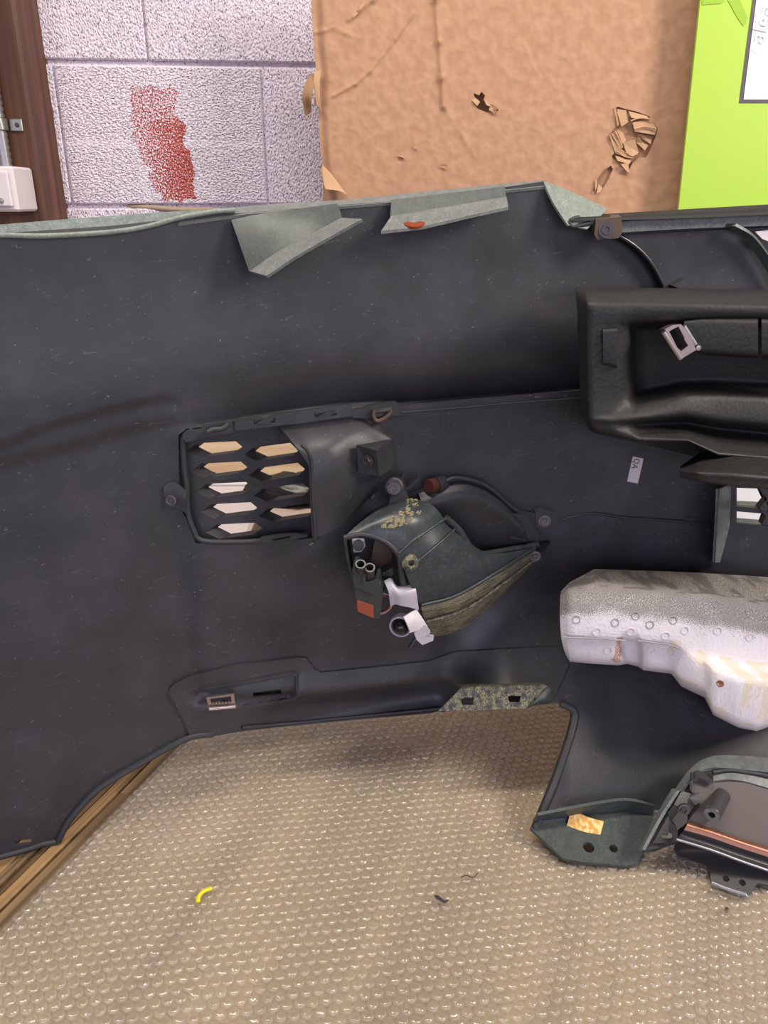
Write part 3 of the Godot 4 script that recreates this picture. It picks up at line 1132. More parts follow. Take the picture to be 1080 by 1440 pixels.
	for f in [[18.5,658.5,-1159.9, 26.3,659.4,-1160, 28.3,655.8,-1159.8, 23.4,656.7,-1159.8], [40.8,670,-1160.5, 44.7,670,-1160.5, 45.7,667.3,-1160.4, 41.8,667.3,-1160.4], [77.4,646,-1159.3, 84.2,645.1,-1159.3, 87.2,643.3,-1159.2, 80.4,643.3,-1159.2], [-42.5,826,-1168.3, -35.1,832.4,-1168.6, -33.3,827.6,-1168.4, -39.8,822,-1168.1], [-32.3,835.6,-1168.8, -23.9,840.3,-1169, -25.8,834.8,-1168.7, -31.4,831.6,-1168.6]]:
		obj(t, "torn_flap", prism(P(f), Vector3(0, -0.0003, -0.0008)), M.cardboard_torn)
	# torn lower left corner, folded forward, and the curled strip on the left edge
	obj(t, "torn_flap", sheet([[-85.1,646.8,-1158.3, -76.5,639.7,-1158, -68.8,630.7,-1157.5], [-83.3,625.1,-1151.3, -68.7,619.7,-1151, -53.1,611.5,-1150.6], [-80.3,616,-1146.8, -63.7,614.2,-1146.7, -50,609.7,-1146.5]], 8, 6, 0.0012), M.cardboard_torn)
	obj(t, "curled_strip", sheet([[-98.9,758.4,-1171.9, -94.1,759.3,-1172, -91.4,755.1,-1171.8], [-105.9,743.4,-1159.2, -98.3,745.1,-1159.3, -93.6,741.8,-1159.1], [-109,729.8,-1156.5, -102.3,731.4,-1156.6, -96.8,726.4,-1156.3], [-108.3,717,-1163.9, -102.5,718.7,-1163.9, -98.8,713.6,-1163.7], [-108,708.8,-1167.4, -104.1,709.7,-1167.5, -100.3,710.5,-1167.5]], 8, 14, 0.0012), M.cardboard_inner)
	obj(t, "torn_flap", sheet([[-91.6,762.6,-1166.1, -87.9,761,-1166, -83.1,762.6,-1166.1], [-93.7,752.3,-1163.6, -89,750.7,-1163.5, -85.2,750.7,-1163.5], [-93.2,735.5,-1162.8, -88.6,732.1,-1162.6, -85.8,727,-1162.4], [-90.1,718.7,-1163.9, -87.2,718.7,-1163.9, -84.4,713.6,-1163.7]], 6, 8, 0.0012), M.cardboard_torn)
	# ---- lime green printed board with a framed white field
	t = thing("printed_board", "lime green printed board with a dark framed white field beside the cardboard", "board")
	var edge := E([393.5,886.7, 396.2,834.2, 399.5,596.1])
	var bx := edge[2].x + (edge[2].x - edge[1].x) / (edge[2].y - edge[1].y) * (2.0 - edge[2].y)
	var g := PackedVector2Array([edge[0], edge[1], edge[2], Vector2(bx - 10, 2), Vector2(760, 2), Vector2(760, edge[0].y)])
	obj(t, "board", shell(g, [], lean(1.09), Vector3(0, 0, -0.005), 40.0, false), M.green_print)
	var fr := E([458.2,886.7, 461.2,834.2, 461.8,719, 518.2,719])
	var frame := PackedVector2Array([fr[0], fr[1], fr[2], Vector2(735, fr[2].y), Vector2(735, fr[0].y)])
	obj(t, "printed_border", shell(frame, [], lean(1.0893), Vector3(0, 0, -0.0004), 40.0, false), M.print_dark)
	var fw := E([462.5,886.7, 465.7,834.2, 466.7,723.1, 517.5,723.1])
	var field := PackedVector2Array([fw[0], fw[1], fw[2], Vector2(730, fw[2].y), Vector2(730, fw[0].y)])
	obj(t, "printed_field", shell(field, [], lean(1.0886), Vector3(0, 0, -0.0004), 40.0, false), M.print_white)
	obj(t, "tape", shell(E([398,834.2, 427.4,834.2, 422.6,830.3, 398.7,828.8]), [], lean(1.0893), Vector3(0, 0, -0.0003), 20.0, false), M.green_tape)
	obj(t, "tape", shell(E([430,834.2, 445.2,834.2, 458,814.9, 457.1,808.7, 454,805.6, 444.4,815.7]), [], lean(1.0893), Vector3(0, 0, -0.0003), 20.0, false), M.green_tape)
	var at := P([471.7,774.6,-1127.1])
	var txt := writing("calea", 0.024, M.pencil, t, "handwriting")
	txt.position = at[0]
	txt.rotation = Vector3(0, 0, deg_to_rad(80))


func writing(s: String, high: float, m: Material, parent: Node, called: String) -> MeshInstance3D:
	var tm := TextMesh.new()
	tm.text = s
	var f := SystemFont.new()
	f.font_names = PackedStringArray(["Droid Sans"])
	tm.font = f
	tm.font_size = 64
	tm.pixel_size = high / 64.0
	tm.depth = 0.0003
	tm.horizontal_alignment = HORIZONTAL_ALIGNMENT_LEFT
	var o := MeshInstance3D.new()
	o.mesh = tm
	o.material_override = m
	named(parent, o, called)
	return o


# ------------------------------------------------------------------ things behind the bumper, seen through its openings
func behind() -> void:
	var t := thing("plywood_offcut", "pale plywood offcut leaning on the wall behind the hexagon grille", "plywood")
	obj(t, "sheet", prism(PackedVector3Array([Vector3(-0.62, 0.003, -1.09), Vector3(-0.1, 0.003, -1.09), Vector3(-0.1, 0.42, -1.14), Vector3(-0.61, 0.44, -1.14)]), Vector3(0, 0, -0.012)), M.plywood)
	obj(t, "saw_kerf", prism(PackedVector3Array([Vector3(-0.4, 0.34, -1.1295), Vector3(-0.1, 0.27, -1.1208), Vector3(-0.1, 0.275, -1.1214), Vector3(-0.4, 0.346, -1.1301)]), Vector3(0, 0, -0.001)), M.brown_inner)
	t = thing("white_tub", "white plastic tub with a flat lid behind the left column of the hexagon grille", "tub")
	obj(t, "body", block(Vector3(0.25, 0.2, 0.2), 0.004), M.ivory).position = Vector3(-0.298, 0.105, -0.955)
	obj(t, "lid", block(Vector3(0.258, 0.012, 0.208), 0.004), M.white_plastic).position = Vector3(-0.298, 0.211, -0.955)
	obj(t, "lid_rim", block(Vector3(0.258, 0.006, 0.008), 0.002), M.white_plastic).position = Vector3(-0.298, 0.219, -1.052)
	t = thing("pale_carton", "pale pinkish carton behind the hexagon grille, under the black bag", "carton")
	obj(t, "body", block(Vector3(0.145, 0.2, 0.2), 0.002), M.pale_carton).position = Vector3(-0.085, 0.106, -0.955)
	t = thing("black_bag", "crumpled black plastic bag lying on the pale carton behind the hexagon grille", "bag")
	var bn := noise(14.0, 71)
	var st := start()
	st.set_smooth_group(0)
	var pos := func(i: int, j: int) -> Vector3:
		var a := TAU * i / 28.0
		var b := PI * j / 16.0 - PI / 2
		var p := Vector3(cos(a) * cos(b) * 0.07, sin(b) * 0.02, sin(a) * cos(b) * 0.04)
		return p * (1.0 + 0.35 * bn.get_noise_3d(p.x * 6, p.y * 6, p.z * 6)) + Vector3(-0.12, 0.224, -1.02)
	for i in 28:
		for j in 16:
			quad(st, pos.call(i, j), pos.call(i + 1, j), pos.call(i + 1, j + 1), pos.call(i, j + 1))
	obj(t, "bag", done(st), M.bag_black)
	t = thing("white_board", "white painted board standing behind the opening under the black foam", "board")
	obj(t, "face", block(Vector3(0.4, 0.42, 0.012), 0.002), M.print_white).position = Vector3(0.62, 0.212, -1.03)


# ------------------------------------------------------------------ the bumper
func screw(parent: Node, at: Vector3, axis: Vector3, r: float, called := "screw") -> void:
	var o := obj(parent, called, lathe([0, 0.6, r * 0.3, 0.5, r * 0.34, 1.6, r * 0.62, 1.8, r * 0.66, 0.7, r, 0.5, r, -2.0], at, axis, 18), M.screw_metal)
	tag(o, "")


func bumper() -> void:
	var t := thing("car_bumper", "black plastic car bumper cover seen from its inside, standing on the bench", "bumper")
	var back := Vector3(0, 0, -0.003)
	# the cover itself
	var out := E([-325.6,573, -318.9,573.3, -312.1,573.6, -305.1,573.8, -298.2,574.1, -291.1,574.3, -282.2,574, -273.2,573.6, -264.1,573.3, -255.6,573.7, -247.1,574, -238.4,574.4, -229.6,574.8, -220.8,575.1, -212.7,576.7, -204.6,578.3, -196.4,579.9, -188.1,581.5, -179.7,583.1, -171.3,584.7, -161.4,586.8, -151.4,588.9, -141.3,591.1, -130.3,591, -119.2,591, -109.3,591.8, -99.3,592.6, -89.2,593.4, -79,594.2, -68.6,595, -58.2,595.8, -47.7,596.7, -37.1,597.5, -26.4,598.2, -15.6,598.9, -4.7,599.7, 6.3,600.4, 16.4,601.6, 26.6,602.7, 36.8,603.9, 47.1,605.1, 57.5,606.3, 67.9,607.5, 78.4,608.7, 88.9,610, 99.5,611.2, 110.1,612.4, 122.3,614, 134.6,615.7, 146.9,617.3, 154.1,608.8, 161.3,600.1, 168.7,591.3, 176.1,582.4, 187.4,582.8, 198.7,583.3, 210.1,583.7, 221.4,584.1, 233.7,584.4, 246.1,584.7, 258.4,585, 270.7,585.3, 283,585.6, 295.2,585.9, 307.4,586.2, 319.5,586.5, 331.4,586.8, 343.4,587.2, 355.4,587.5, 367.3,587.8, 378.2,587.8, 389.1,587.8, 400,587.8, 410.9,587.8, 421.8,587.8, 431.7,543.6, 439.7,497.7, 452.6,448.7, 455.2,401.4, 466.5,349, 478.3,294, 490.8,236, 500.3,178, 491,135.9, 476.6,101, 462.8,68.3, 453.1,33.4, 441.5,34.2, 429.9,35, 418.4,35.9, 406.8,36.7, 395.2,37.6, 383.6,38.4, 372.1,39.2, 360.5,40, 348.9,40.8, 337.3,41.6, 323.8,36.9, 310.4,32, 297,27.1, 283.8,22.2, 271.5,23.6, 259.1,25.1, 246.7,26.7, 234.6,25.1, 222.6,23.5, 210.6,22.1, 198.6,20.7, 186.6,19.4, 174.7,17.7, 162.9,16, 151.1,14.4, 156.3,25, 162.4,32.8, 168.8,39.9, 175,48.1, 180.7,59, 186.6,69.7, 193.2,78.9, 197.8,86.8, 202.4,94.8, 199.5,99.7, 188.4,103.3, 175.2,104.4, 161.9,106.1, 149,107, 136.3,107.3, 124.4,105.1, 113.3,98.6, 103.6,83.8, 93.9,65.2, 82.6,51.7, 69.4,43.8, 55.2,42.3, 40.8,43.1, 26.6,43.9, 12.4,44.7, -1.7,45.6, -15.6,46.5, -29.5,47.5, -43.2,48.6, -56.9,49.7, -70.5,50.7, -84,51.7, -97.4,52.8, -110.5,54.4, -123.2,57.4, -135.2,62.3, -146.7,67.9, -158.2,72.8, -169.5,77.4, -181.2,79.7, -193.7,79.6, -205.6,80.6, -216.3,76.7, -227,73, -237.5,69.3, -247.9,65.7, -258,61.4, -268,57.2, -277.9,53.1, -287.7,49, -298,40.2, -308.3,31.5, -319.2,17.2, -329.2,0.6, -342.1,2.4, -353.9,1.9, -365.5,1.5, -376.5,3.7, -385.2,5.5, -393.7,7.3, -402.1,9, -410.4,10.8, -418.6,12.6, -408.7,71.4, -399.3,127.5, -390.3,181.1, -381.7,232.4, -373.4,281.4, -365.5,328.4, -357.9,373.5, -346.9,418.6, -340,459.6, -335.7,498.3, -331.7,536])
	var grille_hole := E([-182.1,408.2, -175,413.6, -165.3,413.5, -155.6,413.3, -145.7,413.1, -135.7,412.9, -125.8,412.6, -115.7,412.5, -105.5,412.4, -95.2,412.3, -81,406.6, -66.8,400.4, -63.3,388.3, -59.7,375.9, -59.6,364.5, -59.6,352.9, -59.5,341.2, -59.4,329.3, -59.4,317.3, -62.2,304.1, -65,290.7, -77.6,291.3, -90.1,291.9, -102.4,292.5, -114.6,293.2, -125.2,294.9, -135.8,296.6, -146.1,298.3, -156.4,300, -166.5,301.7, -176.7,303, -180.1,316.2, -183.5,329.1, -188.4,339, -187.3,350.9, -186.2,362.7, -185.2,374.2, -184.1,385.7, -183.1,397])
	var right_hole := E([379.1,314.9, 391.6,314.4, 404.1,314, 416.7,313.5, 429.2,313, 441.8,312.6, 454.3,312.1, 466.9,311.6, 470.2,295.7, 473.6,279.6, 477.1,263.3, 464,264.8, 451,266.4, 438,268, 425,269.6, 412,271.1, 399,272.7, 386,274.3, 383.7,288, 381.4,301.5])
	var slots: Array = [grille_hole, right_hole, E([-198.3,134, -184.3,140.8, -168.5,141.6, -153.3,140.3, -141.8,140, -130.3,139.7, -118.6,139.4, -107.2,138.8, -95.8,138.1, -92.2,135.2, -93.1,119.3, -100.7,98.5, -112.2,100.9, -123.1,104.7, -133.9,108.2, -144.7,111.1, -155.4,113.2, -166.8,119.1, -178.8,122.5, -191.6,123.6])]
	slots.append(E([-363,18.5, -349.9,13.7, -351.3,8, -362.8,12.1]))
	obj(t, "cover_panel", shell(out, slots, on_skin(0.0), back, 3.0), M.black_plastic)
	# rolled bead along the lower arch, from the left foot to the leg
	obj(t, "edge_bead", tube(smooth_line(P([-328.7,2.3,-594.4, -319.9,18.5,-598.7, -307.6,34,-604.6, -287,52.3,-614.4, -247.3,69.1,-632.6, -205.1,83.9,-651, -178.7,84,-659]), 40), 0.0036, 8, 1.3), M.black_trim)
	obj(t, "edge_bead", tube(smooth_line(P([150.8,17.9,-593.6, 164.3,35.9,-611.4, 177.6,53.7,-630.4, 193.1,79.3,-654.5, 202,93.8,-673.5, 199.2,99.6,-680.3, 188.2,103.7,-683.5]), 40), 0.0036, 8, 1.3), M.black_trim)
	obj(t, "foot_edge", tube(smooth_line(P([-328.8,1.4,-594.3, -341.5,4,-588, -353.3,3.6,-582.1, -375.9,5.3,-570.6, -408.1,9.5,-553.7]), 20), 0.003, 8), M.black_trim)
	# gutter along the top left
	obj(t, "top_bead", tube(smooth_line(P([-324.5,574.6,-599.4, -290,576.4,-616, -263.1,575.4,-628.5, -219.9,577.3,-647.7, -191.9,581.2,-659.6, -167.9,587.5,-669.4, -140.8,592.2,-680.2, -124.3,593.2,-686.6]), 40), 0.0021, 8), M.primer_pale)
	obj(t, "gutter", sheet([[-325.7,572.6,-600.9, -291,574.8,-617.5, -263.9,574.3,-630.1, -220.7,575.7,-649.3, -192.6,579.6,-661.3, -168.6,584.7,-671.1], [-338,574.5,-624.8, -302.1,577,-642.3, -273.7,578.7,-655.6, -228.8,581.3,-675.8, -199.8,584.3,-688.3, -175.2,586.9,-698.5]], 24, 3, 0.002), M.black_trim)
	obj(t, "rear_strip", sheet([[-337,580.7,-625.3, -301.1,583.3,-642.8, -272.7,585.6,-656.1, -227.9,589,-676.2, -191,591.5,-691.9, -146.8,594.1,-709.9], [-338.4,572.5,-624.6, -302.2,576.5,-642.3, -273.8,578.1,-655.6, -228.9,580.8,-675.8, -191.8,584.2,-691.6, -147.1,589,-709.7]], 24, 2, 0.002), M.primer_lit)
	# flange along the top edge, and its two bent brackets
	obj(t, "top_flange", sheet([[-152,593.2,-691.8, -98,598.1,-712.3, -37.7,601.5,-733.1, 38.8,608.8,-755.9, 112,615.7,-774.1, 151.6,618.9,-782.2], [-168.3,583.7,-669.3, -118.9,589.9,-688.6, -37,596.4,-717.3, 38.1,602.1,-739.8, 110,609.4,-757.6, 147.5,613.1,-765.5]], 24, 3, 0.0025), M.primer)
	var tb := obj(t, "mounting_bracket", sheet([[-127.2,586.1,-683.5, -101.7,590.9,-693, -66.8,595.3,-705.4, -40.5,598.7,-714.2], [-120.3,569.2,-674.2, -95.1,578.9,-683.5, -62.5,587.5,-694.9, -37.6,593.1,-703.2], [-111.7,546.9,-663.6, -87.4,562,-672.5, -59.4,575.6,-682.1, -35.2,588.2,-690]], 16, 8, 0.0025), M.primer_dark)
	obj(tb, "folded_edge", sheet([[-111.2,546.9,-663.8, -87.4,562,-672.5, -59.4,575.6,-682.1, -36.4,587.6,-689.6], [-95.5,544,-651.7, -72.6,558.3,-659.8, -45.5,572.8,-668.8, -18.2,586.8,-677.4]], 12, 3, 0.0025), M.primer)
	var tc := obj(t, "mounting_bracket", sheet([[6.3,601.5,-728.7, 37.9,605.1,-737.7, 76.7,609.3,-747.8, 109.5,612.9,-755.5], [5.6,587.7,-718.6, 37.6,592.2,-727.7, 76.1,597.4,-737.7, 109.9,602.8,-745.7]], 14, 4, 0.0025), M.primer_dark)
	obj(tc, "folded_edge", plate(P([6.2,588.3,-718.8, 109.9,602.8,-745.7] + [110.3,599.8,-729.8, 74.8,588.8,-721.5, 32.1,575.7,-710.4, -2.4,578.9,-700.3]), Vector3(0, -0.0025, 0), [ring_of(P([24.8,583.1,-715.2])[0], 0.0001, 0.0001, 5)], 0.006), M.primer)
	obj(tc, "rusty_nut", lathe([0, 0.6, 5, 1.0, 9.5, 0.8, 10, -1], P([26,583.2,-713.5])[0], Vector3(0, 1, 0.45), 20), M.rust)
	# gusset and rail at the top right
	obj(t, "corner_gusset", sheet([[146.1,617.9,-767.2, 164.4,612,-770.6, 187.2,603.5,-774.6, 207.5,595.4,-777.8], [154.7,599.2,-756.9, 168.5,596.8,-759.5, 187.9,594.3,-762.8, 205.9,592.4,-765.6], [167.8,580.5,-749.5, 173.3,579.3,-750.5, 178.9,578,-751.5, 187.2,576.7,-752.9]], 10, 6, 0.0025), M.primer_pale)
	obj(t, "top_rail", sheet([[182.9,588.1,-770.1, 241.6,591.1,-778.2, 310.1,594.8,-783.2, 416.9,600.4,-783.3], [171,586.5,-752, 237,587.6,-761.7, 304.5,590,-767.1, 409.7,594.3,-767.4], [170.2,583.5,-749.9, 236.7,584.5,-759.7, 304.3,586.3,-765.1, 409.4,590.6,-765.4]], 20, 4, 0.003), M.black_rail)
	obj(t, "rail_strip", sheet([[220.2,582.6,-765.7, 280.3,586.2,-771.8, 347.1,589.9,-773.4, 413.3,592.4,-773.4], [221.1,573.2,-764.9, 281.5,576.2,-771, 348.7,578.6,-772.5, 415.2,581.2,-772.5]], 20, 3, 0.003), M.primer)
	obj(t, "rail_hook", tube(smooth_line(P([179.2,586.5,-753.4, 173.2,585.3,-752.4, 170.1,582.3,-751.9, 172.4,579.2,-752.4, 177.9,579.2,-753.3, 189.9,581.6,-755.3]), 16), 0.0022), M.black_trim)
	var tab := obj(t, "clip_tab", prism(P([193.9,585.3,-751.8, 218.1,587.1,-755.4, 220.5,573.6,-755.8, 217.6,568.6,-755.5, 197.2,567.5,-752.6, 194,571.8,-752]), Vector3(0, 0.002, -0.012)), M.rust_dark)
	tab.material_override = M.brown_inner
	screw(tab, P([204.8,576.1,-752.6])[0], Vector3(0, 0.1, 1), 7.5)
	# the centre section with its curved edge, and the lamp rim at the far right
	var centre := E([220.4,570.5, 237,561.5, 251.1,550.4, 262.8,537.3, 271.4,524, 278.8,508.7, 291.8,508.6, 304.9,508.5, 317.8,508.5, 330.6,508.5, 343.4,508.5, 356.2,508.5, 369,508.5, 381.8,508.5, 394.7,508.5, 407.5,508.5, 420.3,508.5, 433.1,508.5, 431.1,520.6, 429,532.6, 426.7,544.6, 424,556.5, 421.3,568.2, 418.7,579.7, 402.5,579, 386.2,578.2, 369.9,577.4, 353.6,576.6, 337.3,575.8, 320.9,575, 304.5,574.2, 287.8,573.4, 271,572.7, 254.2,571.9, 237.3,571.2])
	obj(t, "centre_section", shell(centre, [], on_skin(9.0), back, 6.0), M.black_plastic)
	obj(t, "centre_edge", tube(smooth_line(P([220.7,570.5,-771.9, 237.3,561.4,-774.1, 251.5,550.4,-776, 263.1,537.2,-776.9, 271.8,523.9,-776.8]), 24), 0.003), M.black_gloss)
	obj(t, "lamp_rim", sheet([[321.5,578.7,-771.5, 341,567.3,-771.7, 357.7,550.6,-772.1, 369.9,535.6,-771.9, 383.7,512.6,-770], [328.3,578.8,-765.5, 345.9,570.1,-765.7, 362.2,554.8,-766, 374.2,542,-766.1, 390.1,519.8,-764.7]], 20, 4, 0.003), M.primer_dark)
	obj(t, "bright_glimpse", prism(P([349.7,573.7,-769.6, 362.8,575,-769.6, 364.8,564.8,-769.8, 357.6,567.4,-769.7]), Vector3(0, 0, -0.003)), M.white_plastic)  # white plate added for a bright glimpse past the rim
	obj(t, "clip_stub", prism(P([277.3,525.1,-765.3, 289.1,531.5,-766.6, 295.7,523.6,-766.3, 287.6,521.1,-765.6]), Vector3(0, 0, -0.014)), M.black_trim)
	retaining_strip(t)
	grille(t)
	duct(t)
	fog_lamp(t)
	lower_lip(t)
	leg_flange(t)
	rear_lamp(t)
	# joint line of the right lower part; flat dark plates stand for its shaded slots
	obj(t, "joint_rib", tube(smooth_line(P([191,283.1,-762, 222.1,288.7,-766.5, 262.6,281.9,-771, 302.5,278.2,-773.6, 357.8,273,-774]), 24), 0.0016), M.black_trim)
	obj(t, "joint_slot_shade", prism(P([328.6,281.4,-774, 344.2,280.6,-774, 345.9,274.7,-774, 331,275.6,-774]), Vector3(0, 0, -0.0012)), M.black_trim)
	obj(t, "joint_slot_shade", prism(P([344,277.2,-774, 352.5,277.2,-774, 353,273.9,-774, 344.5,273.9,-774]), Vector3(0, 0, -0.0012)), M.black_trim)
	# fin and lower grille bars beside the opening
	obj(t, "fin", faces(P([360.9,321.9,-767, 368.4,321.9,-767, 375.1,273.5,-767, 372.2,229.9,-767, 367.5,229.9,-767] + [340.3,328.4,-730, 343.7,289.2,-730, 349,247.7,-730]), [[0, 1, 2, 3, 4, 7, 6, 5]]), M.primer)
	obj(t, "fin", sheet([[340.7,328.8,-733, 344,303.8,-733, 347.1,275.8,-733, 350.4,246.3,-733], [370.3,320.4,-771, 375,288.5,-771, 375.3,259,-771, 374.1,227.9,-771]], 12, 2, 0.003), M.primer)
	for y in [0, 1]:
		obj(t, "grille_bar", sheet([[[384,292,-781, 412.4,289.5,-781, 440.3,286.1,-781, 483.9,282.8,-781], [387.8,270.1,-781, 416.3,268.4,-781, 444.3,265.8,-781, 488.3,262.4,-781]][y], [[392.8,290.1,-801, 421.7,288.4,-801, 450.1,285.8,-801, 494.5,283.3,-801], [396.3,269.5,-801, 425.7,266.8,-801, 454.3,264.2,-801, 499.3,260.7,-801]][y]], 12, 2, 0.004), M.primer)
	obj(t, "grille_bar", prism(P([382.2,292.7,-777, 481.4,284.4,-777, 482.9,277.7,-777, 383.2,286.9,-777]), Vector3(0, 0, -0.006)), M.black_trim)
	obj(t, "grille_bar", prism(P([403.5,314.9,-775, 428.6,311.6,-775, 436.7,270.1,-775, 414.5,271.8,-775, 417.5,281,-775, 407.9,291,-775, 414.8,303.5,-775]), Vector3(0, 0, -0.01)), M.black_trim)
	# sticker and old tape
	var s := obj(t, "sticker", shell(E([261.9,351.4, 273.8,348.7, 272.5,334.9, 271.2,320.9, 259.1,323.7, 260.5,337.6]), [], on_skin(0.7), Vector3(0, 0, -0.0005), 8.0), M.sticker_white)
	tag(s, "small white sticker reading QA")
	var q := writing("QA", 0.0085, M.ink, s, "lettering")
	q.position = P([267,349,-771.1])[0]
	q.rotation = Vector3(0, 0, deg_to_rad(-102))


func retaining_strip(t: Node) -> void:
	var b := Vector3(0, 0, -0.004)
	obj(t, "retaining_strip", shell(E([-177.4,409.8, -172.4,412.8, -161.9,413.6, -160.4,417.9, -147.6,418.2, -134.7,418.4, -133.6,407.8, -152,407.2, -163.5,405.3, -175,403.2]), [], flush(6.0), b, 6.0), M.black_plastic)
	obj(t, "retaining_strip", shell(E([-133.1,419.4, -128.8,421, -118.8,421.3, -108.8,421.6, -98.6,421.9, -88.4,422.3, -78,422.7, -66.8,423.3, -55.4,424, -44,424.7, -32.4,425.5, -29.9,422.6, -30.7,413.8, -43,413.1, -55.2,412.4, -67.3,411.7, -79.2,411.1, -91,410.5, -101.9,410.3, -112.6,410.1, -123.2,409.9, -133.7,409.7]), [E([-117,417.8, -98.1,417.9, -98.9,414, -117.2,413.9]), E([-64.8,419.5, -54.3,419.9, -43.6,420.3, -43.7,415.6, -63.7,415.3])], flush(8.0), b, 5.0), M.black_plastic)
	obj(t, "retaining_strip", shell(E([-29.3,419.3, -18.1,419.8, -16.1,422.3, -2.7,423, 10.8,423.8, 13.6,419.4, 25.5,419.6, 37.6,419.8, 49.8,420, 62,420.3, 74.3,420.6, 86.8,420.9, 99.2,421.2, 111.8,421.6, 124,422, 136.2,422.4, 148.4,422.9, 160.7,423.3, 173,423.8, 185.4,424.4, 197.8,425, 199,412.6, 186.6,412.1, 174.1,411.7, 161.7,411.3, 149.3,411, 137,410.7, 124.7,410.4, 112.5,410.1, 99.8,410, 87.2,409.8, 74.8,409.7, 62.3,409.7, 50,409.6, 37.8,409.6, 25.7,409.6, 13.6,409.7, 2.7,410, -8.1,410.3, -18.8,410.7, -29.5,411.1]), [E([-9.4,417.7, 7.4,419.2, 7.5,414.3, -8.8,413.5])], flush(6.0), b, 5.0), M.black_plastic)
	obj(t, "strip_shade_line", tube(smooth_line(P([17,413.2,-716.6, 69.2,413.7,-730.7, 126.5,415.4,-744, 196.1,417.3,-756.8]), 16), 0.0009), M.black_trim)  # dark tube drawn for the shade of a thin slot
	obj(t, "hook", tube(smooth_line(P([-8.7,418,-705.9, -10.1,413.3,-705.5, -7.4,407.6,-706.3, -1.3,408.4,-708.2, 4.7,412.8,-710, 7.4,416.7,-710.8]), 16), 0.0022), M.brown_inner)
	obj(t, "hook", tube(smooth_line(P([-155.1,411.9,-652.5, -150.3,414,-654.4, -143.3,413.8,-657.1, -137.2,417.7,-659.5]), 10), 0.0025), M.black_trim)
	obj(t, "slot_tab", prism(P([-115.2,414.6,-670.8, -107.7,418.5,-673.6, -99.8,417.7,-676.5, -104.3,413.5,-674.8]), Vector3(0, 0, -0.004)), M.black_trim)
	obj(t, "slot_tab", prism(P([-61.7,415.4,-689.8, -53.9,420.1,-692.5, -46.2,419.5,-695, -50.1,415.1,-693.7]), Vector3(0, 0, -0.004)), M.black_trim)
	obj(t, "lower_tab", shell(E([-118.7,300.7, -109.6,301.4, -89.8,300.5, -76.6,297.7, -83.4,294.2, -94.1,294.1, -104.7,294.1, -115.2,294.1]), [E([-108.4,298.2, -91.2,299.2, -91.3,297, -107.2,295.8])], flush(5.0), b, 4.0), M.black_trim)


